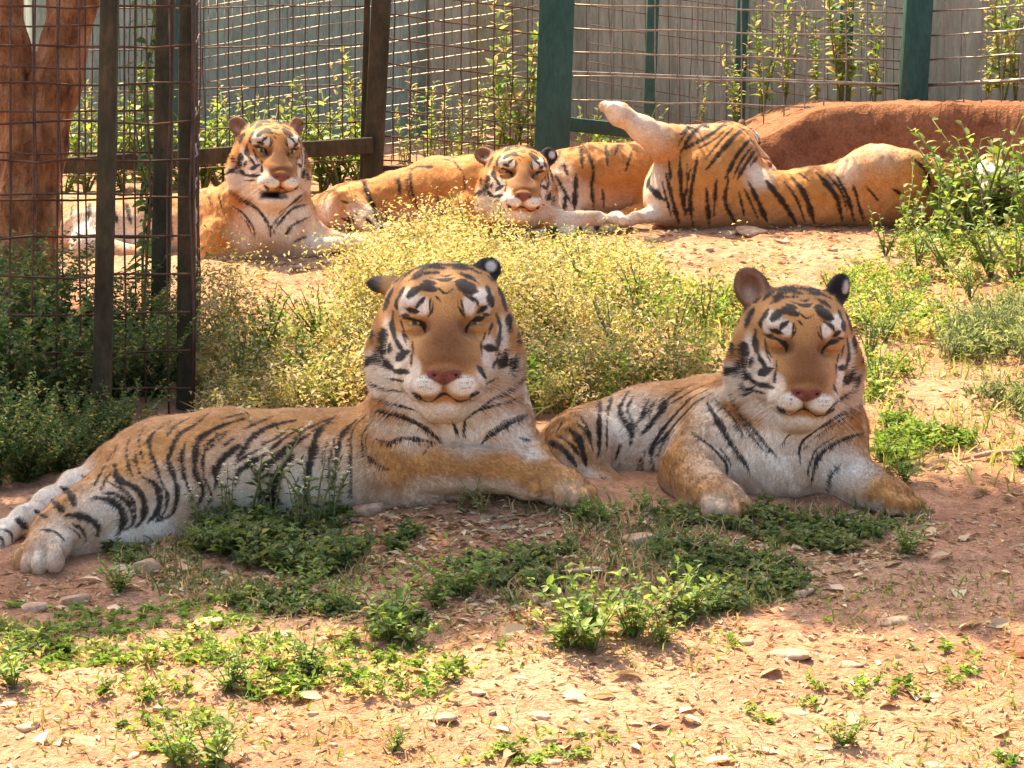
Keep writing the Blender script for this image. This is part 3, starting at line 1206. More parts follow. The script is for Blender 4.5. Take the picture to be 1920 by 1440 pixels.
wall('rendered_wall', 'blue grey rendered wall behind the upright tiger and the wire fence', 60, 13.2, 830, 14.0, M_SHEET, 1.45, 5)
wall('concrete_wall', 'stained brown concrete wall behind the fence and the earth mound', 860, 14.3, 2150, 13.0, M_CONC, 1.5, 8)
pr = thing('concrete_pillar', 'grey concrete pillar between the blue grey wall and the brown wall', 'pillar', tuple(P(845, 272, 13.8)))
m = MB()
pb = P(845, 280, 13.85)
m.prism(pb - np.array([0, 0, .3]), pb + np.array([0, 0, 1.7]), .22, .22)
part('shaft', m, M_CONC, pr, bevel=.012)
m = MB()
m.prism(pb + np.array([0, 0, 1.702]), pb + np.array([0, 0, 1.78]), .28, .28)
part('cap', m, M_CONC, pr, bevel=.012)


# ------------------------------------------------------------------ fences
def lerp(a, b, t):
    return a + (b - a) * t


def wires(L, R, nv, r, mat, root, rows=None, wob=.004, seed=1, name='wire_mesh', skipv=False):
    """L and R: (u, v_top, v_bottom, d) of the two ends, rows: number of horizontal wires"""
    rng = np.random.default_rng(seed)
    lt, lb = P(L[0], L[1], L[3]), P(L[0], L[2], L[3])
    rt, rb = P(R[0], R[1], R[3]), P(R[0], R[2], R[3])
    m = MB()
    for k in range(rows):
        t = k / (rows - 1)
        a, b = lerp(lt, lb, t), lerp(rt, rb, t)
        n = 7
        pts = [lerp(a, b, j / n) + rng.normal(0, wob, 3) * (0 < j < n) for j in range(n + 1)]
        m.tube(pts, r, 5)
    if not skipv:
        for k in range(nv):
            t = k / (nv - 1)
            a, b = lerp(lt, rt, t), lerp(lb, rb, t)
            off = np.array([0, r * 2.0, 0])
            pts = [lerp(a, b, j / 4) + off + rng.normal(0, wob, 3) * (0 < j < 4) for j in range(5)]
            m.tube(pts, r * .9, 5)
    o = part(name, m, mat, root, smooth=True)
    tag(o, kind='stuff')
    return o


def post(root, top, bot, w, mat, name='post', bevel=.006, sink=True):
    """top and bot: (u, v, d); the post runs on down to the ground"""
    a, b = P(*top), P(*bot)
    if sink:
        gz = float(ground_z(b[0], b[1])[0]) - .12
        if b[2] > gz:
            b = b + (b - a) / (a[2] - b[2]) * (b[2] - gz)
    m = MB()
    m.prism(b, a, w * bot[2] / FPX, w * bot[2] / FPX * .9)
    part(name, m, mat, root, bevel=bevel)


def rail(root, a, b, w, mat, name='rail'):
    m = MB()
    m.prism(P(*a), P(*b), w * a[2] / FPX, w * a[2] / FPX)
    part(name, m, mat, root, bevel=.005)


# near cage on the left
g = ground_hit(200, 800)
f1 = thing('wire_cage', 'rusty wire cage panel with dark posts in front of the tree trunk', 'fence', tuple(g))
post(f1, (207, -60, 6.95), (190, 800, 6.95), 33, M_RUST)
post(f1, (352, -60, 7.25), (347, 720, 7.25), 30, M_RUST)
post(f1, (312, -60, 7.9), (300, 620, 7.9), 34, M_RUST)
wires((-160, -58, 815, 6.93), (358, -60, 800, 7.20), 13, .0034, M_WIRED, f1, rows=13, seed=3)
wires((362, -60, 800, 7.22), (374, -60, 690, 8.6), 6, .0034, M_WIRED, f1, rows=13, seed=4)
wires((-120, -30, 680, 8.0), (300, -30, 680, 7.92), 10, .0032, M_WIRED, f1, rows=10, seed=5)
# back fence, left bay with its heavy rail
f2 = thing('wire_fence', 'wire fence bay with a heavy brown bottom rail behind the upright tiger', 'fence', tuple(P(400, 330, 10.9)))
rail(f2, (100, 312, 10.75), (700, 272, 10.75), 30, M_RUST, 'bottom_rail')
post(f2, (718, -60, 10.8), (700, 312, 10.8), 36, M_RUST)
post(f2, (690, -60, 10.95), (681, 300, 10.95), 12, M_RUST, 'thin_post')
wires((100, -60, 330, 10.95), (690, -60, 300, 10.95), 26, .0032, M_WIRED, f2, rows=6, seed=6)
# green sloping bay between the brown post and the big green post
f3 = thing('wire_fence', 'sloping wire fence bay between the brown post and the thick green post', 'fence', tuple(P(860, 330, 11.0)))
post(f3, (1046, -60, 11.15), (1034, 300, 11.15), 66, M_GREEN, 'corner_post')
wires((705, -70, 300, 10.82), (1020, -20, 322, 11.1), 11, .0034, M_WIRED, f3, rows=9, seed=7)
rail(f3, (700, 322, 10.84), (1030, 318, 11.12), 22, M_RUST, 'bottom_rail')
# fine mesh behind, catching the light
f4 = thing('wire_fence', 'fine pale wire mesh fence running in front of the blue grey wall', 'fence', tuple(P(660, 330, 12.6)))
wires((330, 0, 400, 12.7), (1010, -110, 300, 12.1), 44, .0034, M_WIRE, f4, rows=18, seed=8)
post(f4, (338, -60, 12.65), (334, 330, 12.65), 34, M_GREEN)
# right bays: green posts and pale horizontal wires
f5 = thing('wire_fence', 'wire fence bay with pale horizontal wires right of the thick green post', 'fence', tuple(P(1380, 330, 11.6)))
wires((1062, -82, 278, 11.2), (1700, -66, 296, 11.9), 17, .0042, M_WIRE, f5, rows=9, seed=9)
rail(f5, (1060, 136, 11.22), (1700, 160, 11.92), 7, M_WIRE, 'middle_rail')
rail(f5, (1060, 232, 11.22), (1230, 250, 11.4), 26, M_GREEN, 'bottom_rail')
f6 = thing('wire_fence', 'wire fence bay beyond the green post standing on the earth mound', 'fence', tuple(P(1820, 250, 11.7)))
post(f6, (1726, -60, 11.85), (1710, 195, 11.85), 50, M_GREEN)
wires((1738, -70, 250, 11.85), (2100, -95, 228, 11.2), 11, .0042, M_WIRE, f6, rows=8, seed=10)
rail(f6, (1736, 160, 11.86), (2100, 140, 11.22), 7, M_WIRE, 'middle_rail')
f7 = thing('wire_fence', 'far wire fence with slim green posts close to the brown wall', 'fence', tuple(P(1400, 300, 12.6)))
for u in (1222, 1390, 1585):
    post(f7, (u + 5, -60, 12.5), (u - 6, 240, 12.5), 22 if u != 1585 else 26, M_GREEN)
wires((1100, -60, 220, 12.5), (1720, 20, 330, 12.9), 30, .0022, M_WIRED, f7, rows=9, seed=12)
tick('fences')


# ------------------------------------------------------------------ leaves
def leaf_mesh(base, dirn, L, W, rng, fold=.35, droop=.25, wide=False):
    n = len(base)
    dirn = dirn / (np.linalg.norm(dirn, axis=1)[:, None] + 1e-9)
    up = np.array([0, 0, 1.0]) + rng.normal(0, .35, (n, 3))
    side = np.cross(dirn, up)
    side /= (np.linalg.norm(side, axis=1)[:, None] + 1e-9)
    nrm = np.cross(side, dirn)
    L = np.broadcast_to(L, (n,))[:, None]; W = np.broadcast_to(W, (n,))[:, None]
    if not wide:
        mid = base + dirn * L * .45
        l = mid + side * W * .5 + nrm * W * fold
        r = mid - side * W * .5 + nrm * W * fold
        tip = base + dirn * L - nrm * L * droop
        V = np.stack([base, r, tip, l], 1).reshape(-1, 3)
        k = np.arange(n)[:, None] * 4
        F = np.concatenate([k + np.array([0, 1, 2]), k + np.array([0, 2, 3])])
        return V, F, 4
    a = base + dirn * L * .28
    b = base + dirn * L * .66 - nrm * L * droop * .4
    tip = base + dirn * L - nrm * L * droop
    V = np.stack([base, a - side * W * .46 + nrm * W * fold * .6, b - side * W * .36 + nrm * W * fold * .5, tip,
                  b + side * W * .36 + nrm * W * fold * .5, a + side * W * .46 + nrm * W * fold * .6, a, b], 1).reshape(-1, 3)
    k = np.arange(n)[:, None] * 8
    F = np.concatenate([k + np.array(t) for t in ((0, 1, 6), (1, 2, 6), (2, 7, 6), (2, 3, 7), (3, 4, 7), (4, 6, 7), (4, 5, 6), (5, 0, 6))])
    return V, F, 8


def pick_cols(rng, pal, n, jit=.18):
    pal = np.array(pal)
    c = pal[rng.integers(0, len(pal), n)]
    return np.clip(c * rng.uniform(1 - jit, 1 + jit, (n, 1)) * rng.uniform(.94, 1.06, (n, 3)), .005, .9)


def dir_rand(rng, n, el0, el1):
    az = rng.uniform(0, 2 * math.pi, n)
    el = np.radians(rng.uniform(el0, el1, n))
    return np.stack([np.cos(az) * np.cos(el), np.sin(az) * np.cos(el), np.sin(el)], 1)


def weed_field(name, xy, h, nl, L, W, pal, seed, mat=None, el=(5, 65), kind='stuff', spread=.4, label=None, cat=None, jit=.18, wide=False):
    """many small leafy stems on the ground as one object"""
    rng = np.random.default_rng(seed)
    n = len(xy)
    h = np.broadcast_to(h, (n,)) * rng.uniform(.55, 1.25, n)
    gz = ground_z(xy[:, 0], xy[:, 1])
    base = np.column_stack([xy, gz - .004])
    lean = dir_rand(rng, n, 45, 90)
    k = np.repeat(np.arange(n), nl)
    t = rng.uniform(.12, 1.0, n * nl) ** .8
    p = base[k] + lean[k] * (h[k] * t)[:, None] + rng.normal(0, 1, (n * nl, 3)) * (h[k] * spread * .25)[:, None] * np.array([1, 1, .5])
    p[:, 2] = np.maximum(p[:, 2], gz[k] + .003)
    dv = dir_rand(rng, n * nl, *el)
    LL = L * rng.uniform(.6, 1.35, n * nl) * (1.15 - .45 * t)
    V, F, q = leaf_mesh(p, dv, LL, LL * W, rng, wide=wide)
    pc = pick_cols(rng, pal, n, jit)
    lc = np.clip(pc[k] * rng.uniform(.75, 1.25, (n * nl, 1)), .004, .9)
    me = make_mesh(name, V, F)
    set_col(me, np.repeat(lc, q, 0))
    o = tag(obj(name, me, mat or M_LEAF), label, cat, kind=kind)
    return o


def in_poly(u, v, poly):
    poly = np.array(poly, float)
    ins = np.zeros(len(u), bool)
    j = len(poly) - 1
    for i in range(len(poly)):
        xi, yi = poly[i]; xj, yj = poly[j]
        c = ((yi > v) != (yj > v)) & (u < (xj - xi) * (v - yi) / (yj - yi + 1e-12) + xi)
        ins ^= c
        j = i
    return ins


def px(p):
    q = p - CAMP
    d = q @ FWD
    return 960 + FPX * (q @ RGT) / d, 720 - FPX * (q @ UPV) / d


def scatter(n, poly, seed, noise=None, x=(-2.6, 2.6), y=(4.2, 11.6)):
    """ground positions whose foot falls inside a patch outlined on the photograph"""
    rng = np.random.default_rng(seed)
    out = []
    tot = 0
    for _ in range(60):
        xy = np.column_stack([rng.uniform(*x, 20000), rng.uniform(*y, 20000)])
        p = np.column_stack([xy, ground_z(xy[:, 0], xy[:, 1], False)])
        u, v = px(p)
        ok = in_poly(u, v, poly)
        if noise:
            nzv = fbm(p, noise[0], seed + 5, 3)
            ok &= nzv > noise[1]
        out.append(xy[ok]); tot += ok.sum()
        if tot >= n:
            break
    return np.concatenate(out)[:n]
# ------------------------------------------------------------------ the tree whose crown shades the front tigers
def build_tree():
    T = Tiger(.02)
    d = 8.35
    T.chain([(30, 640, d, 74), (38, 520, d, 62), (50, 400, d, 56), (66, 280, d, 54), (104, 160, d, 44), (140, -10, d, 46), (168, -160, d + .05, 40), (150, -420, d + .1, 34), (60, -800, d + .1, 30)], .05)
    T.chain([(58, 320, d, 44), (34, 200, d - .02, 36), (18, 80, d - .02, 33), (6, -60, d, 34), (-60, -320, d - .05, 30), (-190, -700, d - .1, 26)], .04)
    V, F = T.polygonise()
    V, N = T.project(V)
    V, F, R, _ = subdivide(V, F)
    V, N = T.project(V)
    st = V * np.array([1, 1, .35])
    V = V + N * (.022 * (fbm(st, 22., 3, 3) - .5) + .03 * (fbm(V, 6., 8, 2) - .5))[:, None]
    base = P(35, 600, d)
    base[2] = float(ground_z(base[0], base[1])[0])
    root = thing('shade_tree', 'forked tree with rough reddish brown bark behind the wire cage', 'tree', tuple(base))
    obj('trunk', make_mesh('trunk', V - base, F, smooth=True), M_BARK, root)
    rng = np.random.default_rng(77)
    # crown: one flat main spread and a smaller one behind
    blobs = [((-1.70, 8.00, 4.30), (1.72, .66, .34), 13500), ((-3.0, 9.5, 4.3), (.95, .80, .4), 8000), ((-.95, 9.25, 4.4), (.34, .24, .12), 700), ((-.30, 7.80, 4.35), (.85, .36, .20), 3200)]
    Pn = []
    for c, r, n in blobs:
        # clumps inside the blob
        m = max(20, n // 90)
        q = rng.normal(0, 1, (m, 3)); q /= np.linalg.norm(q, axis=1)[:, None]
        q *= rng.uniform(.15, 1, (m, 1)) ** (1 / 2.2)
        cl = np.array(c) + q * np.array(r)
        k = rng.integers(0, m, n)
        Pn.append(cl[k] + rng.normal(0, .10, (n, 3)) * np.array([1, 1, .7]))
    Pn = np.concatenate(Pn)
    dv = dir_rand(rng, len(Pn), -45, 35)
    LL = rng.uniform(.05, .10, len(Pn))
    V, F, q = leaf_mesh(Pn, dv, LL, LL * .5, rng)
    cols = pick_cols(rng, [(.05, .09, .02), (.07, .12, .03), (.09, .13, .03)], len(Pn))
    me = make_mesh('crown', V - base, F)
    set_col(me, np.repeat(cols, q, 0))
    tag(obj('crown', me, M_LEAF, root), kind='stuff')
    # limbs that carry the crown
    m = MB()
    top1, top2 = P(60, -800, d + .1), P(-190, -700, d - .1)
    for k in range(16):
        s = top1 if k % 2 else top2
        c, r, n = blobs[0] if k < 11 else blobs[1] if k < 14 else blobs[3] if k < 15 else blobs[2]
        e = np.array(c) + rng.uniform(-.8, .8, 3) * np.array(r)
        mid = (s + e) / 2 + rng.normal(0, .12, 3)
        m.tube([s, (s + mid) / 2, mid, (mid + e) / 2 + rng.normal(0, .06, 3), e], [.045, .034, .026, .018, .008], 6)
    part('limbs', m, M_BARK, root, smooth=True)


build_tree()
tick('tree')

GOLD = [(.46, .37, .13), (.55, .45, .22), (.35, .31, .10), (.62, .52, .32), (.25, .25, .07)]
FRESH = [(.16, .26, .04), (.22, .32, .06), (.12, .20, .03), (.28, .34, .09)]
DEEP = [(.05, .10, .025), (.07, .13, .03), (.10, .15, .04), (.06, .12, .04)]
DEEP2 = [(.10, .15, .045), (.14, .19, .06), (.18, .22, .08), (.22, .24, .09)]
SAGE = [(.22, .26, .12), (.30, .32, .17), (.16, .20, .09)]
STRAW = [(.46, .33, .17), (.55, .42, .24), (.36, .22, .11), (.60, .48, .30), (.26, .15, .08)]

BANK = [(372, 640), (470, 620), (640, 610), (720, 540), (800, 475), (960, 490), (1200, 520), (1330, 545), (1440, 580), (1360, 690), (1330, 745), (1000, 800), (700, 800), (372, 810)]
xy = scatter(5400, BANK, 1, (3.0, .43))
p = np.column_stack([xy, ground_z(xy[:, 0], xy[:, 1], False)])
hh = .04 + .24 * sstep(.40, .66, fbm(p, 2.6, 44, 3)) + .05 * sstep(8.2, 7.2, xy[:, 1])
weed_field('bank_weeds', xy, hh, 19, .019, .40, GOLD + GOLD + [(.16, .14, .04), (.22, .24, .06), (.36, .23, .10), (.66, .56, .38), (.58, .46, .28)], 2)
xy = scatter(420, BANK, 3, (3.0, .52))
weed_field('green_bank_weeds', xy, .15, 14, .026, .45, FRESH, 4)
RIGHT = [(1640, 500), (1720, 460), (1930, 420), (1930, 640), (1780, 700), (1700, 790), (1640, 790), (1600, 640), (1480, 560)]
xy = scatter(900, RIGHT, 5, (3.4, .53))
weed_field('right_bank_weeds', xy, .075, 13, .022, .45, FRESH + GOLD[:2], 6)
xy = scatter(380, [(1760, 640), (1930, 580), (1930, 820), (1820, 800)], 7, (3.4, .47))
weed_field('pale_dry_weeds', xy, .09, 14, .028, .25, SAGE, 8, el=(15, 80))
xy = scatter(220, [(1640, 790), (1930, 860), (1930, 940), (1650, 880)], 9, (3.6, .54))
weed_field('path_edge_weeds', xy, .05, 10, .022, .45, FRESH, 10)
# strip of low plants the front tigers lie in
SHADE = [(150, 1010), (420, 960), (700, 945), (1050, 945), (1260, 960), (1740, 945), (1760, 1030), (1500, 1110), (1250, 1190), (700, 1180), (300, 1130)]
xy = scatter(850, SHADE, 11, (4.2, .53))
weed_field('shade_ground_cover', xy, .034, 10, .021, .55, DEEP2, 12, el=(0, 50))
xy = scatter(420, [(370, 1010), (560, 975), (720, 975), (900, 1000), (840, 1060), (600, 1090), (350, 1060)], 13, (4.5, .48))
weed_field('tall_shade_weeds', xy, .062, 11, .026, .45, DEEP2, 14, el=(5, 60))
FORE = [(0, 1150), (300, 1120), (900, 1150), (1350, 1130), (1900, 1050), (1930, 1440), (0, 1440)]
xy = scatter(420, FORE, 15, (3.4, .60))
weed_field('low_green_weeds', xy, .022, 8, .018, .5, FRESH, 16, el=(0, 45))
xy = scatter(300, [(0, 1180), (950, 1150), (950, 1330), (0, 1330)], 17, (4.6, .54))
weed_field('foreground_weeds', xy, .036, 10, .020, .45, FRESH + GOLD[1:2], 18, el=(5, 60))


def litter(name, n, poly, seed, L, W, pal, noise=None, flat=18, mat=None, wide=False):
    rng = np.random.default_rng(seed)
    xy = scatter(n, poly, seed, noise)
    n = len(xy)
    b = np.column_stack([xy, ground_z(xy[:, 0], xy[:, 1]) + .002])
    dv = dir_rand(rng, n, -4, flat)
    LL = L * rng.uniform(.4, 1.6, n)
    V, F, q = leaf_mesh(b, dv, LL, LL * W, rng, fold=.3, droop=.12, wide=wide)
    me = make_mesh(name, V, F)
    set_col(me, np.repeat(pick_cols(rng, pal, n, .25), q, 0))
    tag(obj(name, me, mat or M_DRY), kind='stuff')


ALL = [(-60, 1080), (300, 1080), (900, 1150), (1500, 1100), (1990, 880), (1990, 1520), (-60, 1520)]
litter('dry_leaf_litter', 4200, ALL, 21, .015, .45, STRAW)
litter('straw_litter', 3000, ALL, 22, .028, .07, STRAW, flat=25)
litter('bank_litter', 5000, [(370, 430), (1930, 400), (1930, 950), (1650, 900), (1400, 700), (370, 800)], 23, .026, .4, STRAW, flat=22)
litter('large_fallen_leaves', 170, ALL, 25, .046, .5, [(.56, .40, .24), (.62, .47, .30), (.40, .23, .12)], flat=14, wide=True)
litter('shade_litter', 6000, SHADE, 24, .022, .4, STRAW)


def blades(name, n, poly, seed, h, pal, noise=None, w=.0022):
    rng = np.random.default_rng(seed)
    xy = scatter(n, poly, seed, noise)
    n = len(xy)
    b = np.column_stack([xy, ground_z(xy[:, 0], xy[:, 1]) - .003])
    dv = dir_rand(rng, n, 35, 88)
    hh = h * rng.uniform(.4, 1.4, n)
    side = np.cross(dv, dir_rand(rng, n, -10, 10)); side /= np.linalg.norm(side, axis=1)[:, None]
    ww = w * rng.uniform(.6, 1.3, n)[:, None]
    mid = b + dv * (hh * .55)[:, None]
    tip = b + dv * hh[:, None] + np.column_stack([rng.normal(0, .25, n) * hh, rng.normal(0, .25, n) * hh, -.12 * hh])
    V = np.stack([b - side * ww, b + side * ww, mid + side * ww * .8, mid - side * ww * .8, tip], 1).reshape(-1, 3)
    k = np.arange(n)[:, None] * 5
    F = np.concatenate([k + np.array([0, 1, 2]), k + np.array([0, 2, 3]), k + np.array([3, 2, 4])])
    me = make_mesh(name, V, F)
    set_col(me, np.repeat(pick_cols(rng, pal, n, .25), 5, 0))
    tag(obj(name, me, M_LEAF), kind='stuff')


blades('short_grass', 2600, FORE, 31, .026, FRESH[:2] + STRAW[:3] + GOLD[:1], (3.4, .54))
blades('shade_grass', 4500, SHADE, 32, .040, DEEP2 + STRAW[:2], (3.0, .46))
blades('bank_grass', 5000, BANK, 33, .09, GOLD + FRESH, (2.0, .42))
blades('right_grass', 2000, [(1500, 540), (1640, 490), (1930, 430), (1930, 930), (1640, 880), (1600, 700)], 34, .06, GOLD + FRESH, (2.4, .46))
tick('ground cover')


# ------------------------------------------------------------------ single plants
def plant_proto(seed, h, stems, leaves, L, W, pal, spread=.55, wide=True, el=(-10, 45), flowers=0, thin=1.0):
    """meshes of one plant standing at the origin: stems, leaves, flowers"""
    rng = np.random.default_rng(seed)
    m = MB()
    bp, bd, bl = [], [], []
    fl = []
    for s in range(stems):
        az = rng.uniform(0, 2 * math.pi)
        out = spread * rng.uniform(.15, 1) * (0 if stems == 1 else 1)
        hh = h * rng.uniform(.65, 1.08)
        d0 = np.array([math.cos(az) * out, math.sin(az) * out, 1.0])
        pts = []
        for j in range(6):
            t = j / 5
            pts.append(d0 * hh * t * np.array([1 + .3 * t, 1 + .3 * t, 1]) + rng.normal(0, .012, 3) * hh * (j > 0) + np.array([0, 0, -.02 if j == 0 else 0]))
        r0 = (.0035 + .007 * h) * thin
        m.tube(pts, [r0 * (1 - .75 * j / 5) for j in range(6)], 5)
        for q in range(leaves):
            t = .12 + .88 * (q + rng.uniform(0, 1)) / leaves
            k = min(4, int(t * 5)); f = t * 5 - k
            p = pts[k] * (1 - f) + pts[k + 1] * f
            a2 = q * 2.4 + rng.uniform(-.6, .6)
            e = math.radians(rng.uniform(*el) + 30 * t * t)
            bp.append(p); bd.append([math.cos(a2) * math.cos(e), math.sin(a2) * math.cos(e), math.sin(e)])
            bl.append(L * rng.uniform(.7, 1.25) * (1.1 - .5 * t))
        for q in range(flowers):
            fl.append(pts[-1] + rng.normal(0, .012, 3))
    bp, bd, bl = np.array(bp), np.array(bd), np.array(bl)
    V, F, q = leaf_mesh(bp, bd, bl, bl * W, rng, wide=wide, droop=.28, fold=.22)
    lm = make_mesh('leaves', V, F)
    set_col(lm, np.repeat(pick_cols(rng, pal, len(bp), .22), q, 0))
    sm = m.mesh('stems', True)
    fm = None
    if fl:
        fl = np.repeat(np.array(fl), 6, 0)
        V, F, q = leaf_mesh(fl, dir_rand(rng, len(fl), 5, 60), np.full(len(fl), .010), np.full(len(fl), .007), rng)
        fm = make_mesh('flowers', V, F)
        set_col(fm, np.tile(np.array([.75, .72, .62]), (len(V), 1)))
    return sm, lm, fm


def put_plant(proto, name, label, xyz, rz, sc, group=None, cat='plant'):
    o = thing(name, label, cat, tuple(xyz), rz, group)
    o.scale = (sc, sc, sc)
    for nm, me, mat in (('stems', proto[0], M_STEM), ('leaves', proto[1], M_LEAF), ('flowers', proto[2], M_LEAF)):
        if me is not None:
            tag(obj(nm, me, mat, o), kind='stuff' if nm != 'stems' else None)
    return o


def plants_at(proto_list, name, label, spots, group=None, seed=5, cat='plant', own={}):
    rng = np.random.default_rng(seed)
    for k, (u, v, s) in enumerate(spots):
        g = ground_hit(u, v)
        put_plant(proto_list[k % len(proto_list)], name, own.get(k, label), g, rng.uniform(0, 6.28), s, group, cat)


PB = [plant_proto(101 + i, .15, 12, 13, .036, .55, FRESH[:4], 1.0, thin=.6) for i in range(3)]
plants_at(PB, 'leafy_weed', 'bushy bright green weed on the sunlit dirt in front of the tigers',
          [(735, 1205, .85), (1110, 1222, 1.0), (1185, 1195, .85), (1060, 1215, .7), (1270, 1160, .7), (430, 1295, .6), (580, 1265, .55), (25, 1290, .7), (400, 1450, .75), (330, 1440, .6),
           (860, 1120, .75), (820, 1140, .6), (640, 1150, .5), (560, 1120, .5), (1330, 1150, .45), (225, 1110, .5), (1580, 1400, .4), (1700, 1040, .5), (1240, 1210, .5), (770, 1215, .5), (740, 1410, .35)],
          'bright green weeds in the foreground', 6,
          own={0: 'bushy green weed on the edge of the sunlit dirt below the crossed forepaws', 1: 'largest bushy green weed, at the edge of the shade between the two front tigers',
               5: 'spreading weed in the middle of the sunlit patch of low yellow green plants', 7: 'upright weed on the dirt below the outstretched hind paw',
               8: 'larger of two weeds side by side in the lowest strip of dirt', 9: 'smaller of two weeds side by side in the lowest strip of dirt',
               10: 'tallest thin green weed standing at the edge of the shade below the lying tiger', 15: 'small weed beside the upright pinkish rock',
               16: 'lone small weed on the bare leaf strewn dirt', 17: 'small weed at the shade edge below the spread forepaw', 20: 'tiny lone weed between two pale flat stones'})
PT = [plant_proto(121 + i, .26, 5, 11, .042, .30, DEEP + SAGE[:1], .45, wide=False, flowers=3) for i in range(3)]
plants_at(PT, 'flowering_weed', 'tall dark green weed with tiny white flowers beside the striped flank of the lying tiger',
          [(470, 990, 1.0), (510, 985, .7), (430, 1005, .65), (590, 990, .75), (620, 985, .6), (560, 1000, .5), (380, 1015, .5)], 'white flowered weeds by the lying tiger', 7)
PD = [plant_proto(131 + i, .20, 4, 10, .034, .3, GOLD, .5, wide=False) for i in range(2)]
plants_at(PD, 'dry_weed', 'thin yellow weed in front of the crossed forepaws', [(885, 955, .62), (905, 965, .5), (860, 960, .45)], 'thin yellow weeds by the forepaws', 8)
plants_at(PB, 'leafy_weed', 'small dark weed between the forepaws of the two shaded tigers', [(1130, 985, .45), (1210, 960, .4), (1090, 975, .4)], 'weeds between the two shaded tigers', 9)
plants_at(PB, 'leafy_weed', 'small dark green weed on the bare path right of the spread paws', [(1695, 905, .42)], None, 9)
PR = [plant_proto(141 + i, .34, 7, 12, .052, .62, FRESH, .6) for i in range(3)]
plants_at(PR, 'broadleaf_weed', 'tall bright green broadleaf weed beside the rolling tiger under the earth mound',
          [(1700, 455, .8), (1760, 470, .95), (1820, 440, .9), (1880, 450, 1.05), (1930, 470, 1.0), (1860, 520, .9), (1780, 520, .7), (1910, 540, .8), (1660, 480, .55), (1720, 500, .6), (1810, 440, 1.05), (1900, 430, 1.25), (1840, 425, 1.2), (1780, 432, 1.0), (1870, 428, 1.15), (1925, 440, 1.3), (1950, 430, 1.3)],
          'broadleaf weeds under the mound', 10)
PG = [plant_proto(151 + i, .22, 8, 12, .034, .42, GOLD + FRESH[:1], .7, wide=False) for i in range(3)]
plants_at(PG, 'golden_shrub', 'low golden green shrub on the sunlit bank behind the shaded tigers',
          [(880, 500, 1.15), (800, 510, .9), (930, 480, .9), (720, 520, .7), (1010, 520, .8), (1100, 560, .9), (1200, 600, .9), (1060, 660, 1.0), (1160, 700, 1.0), (1260, 660, .9), (1320, 620, .8),
           (420, 640, .9), (500, 660, .9), (600, 650, .9), (450, 730, .9), (560, 740, .9), (640, 720, .9), (1080, 770, .8), (1180, 760, .6)],
          'golden shrubs on the bank', 11)
PR2 = [plant_proto(161 + i, .20, 8, 10, .036, .5, FRESH, .7) for i in range(2)]
plants_at(PR2, 'green_shrub', 'low bright green shrub on the sunlit bank right of the forward facing tiger',
          [(1648, 745, .75), (1630, 690, .8), (1660, 640, .6), (1670, 600, .6), (1720, 580, .6), (1820, 560, .6), (1560, 560, .5)], 'green shrubs on the bank', 12)
# weeds at the foot of the fence and wall
PW = [plant_proto(171 + i, .62, 4, 30, .058, .46, FRESH + GOLD[:2], .22, el=(-10, 50), thin=.6) for i in range(4)]
rng = np.random.default_rng(13)


def wall_weeds(spots, label, group, depth):
    for k, (u, v, s) in enumerate(spots):
        x, y, _ = P(u, v, depth)
        put_plant(PW[k % 4], 'tall_weed', label, (x, y, float(ground_z(x, y)[0]) - .01), rng.uniform(0, 6), s, group)


wall_weeds([(955, 250, 1.5), (985, 250, 1.25), (930, 260, .9), (900, 270, .75), (860, 270, .7), (800, 270, .8), (760, 280, .7), (835, 280, .55)],
           'tall leggy weed behind the sloping fence left of the thick green post', 'weeds behind the sloping fence', 11.55)
wall_weeds([(1430, 200, 1.1), (1470, 200, .85), (1575, 200, 1.35), (1590, 190, .9), (1640, 190, .9), (1380, 220, .7), (1310, 220, .5), (1530, 200, .7)],
           'tall leggy weed growing among the wires above the earth mound', 'weeds behind the pale wires', 12.25)
wall_weeds([(1880, 180, 1.2), (1905, 170, 1.0), (1850, 180, .7)], 'tall weed on the mound beside the green post of the end fence', 'weeds at the end fence', 12.0)
wall_weeds([(390, 250, .8), (430, 260, .65), (480, 270, .6), (540, 250, .75), (600, 260, .6), (650, 250, .8), (670, 240, .95), (250, 250, .9), (180, 260, .8), (130, 260, .8), (300, 260, .7)],
           'leggy weed behind the brown bottom rail of the fence', 'weeds behind the brown rail', 11.7)
for k in range(16):
    u = 120 + k * 37
    x, y, _ = P(u, 300, 11.25)
    put_plant(PR[k % 3], 'leafy_weed', 'low leafy weed along the brown bottom rail of the fence', (x, y, float(ground_z(x, y)[0]) - .01), rng.uniform(0, 6), .95 + .35 * (k % 3) / 2, 'weeds along the brown rail')
for k in range(4):
    x, y, _ = P(1090 + k * 28, 262, 11.6)
    put_plant(PR[k % 3], 'leafy_weed', 'bright leafy weed under the green bottom rail beside the raised leg', (x, y, float(ground_z(x, y)[0])), k * 1.3, .95, 'weeds under the green rail')
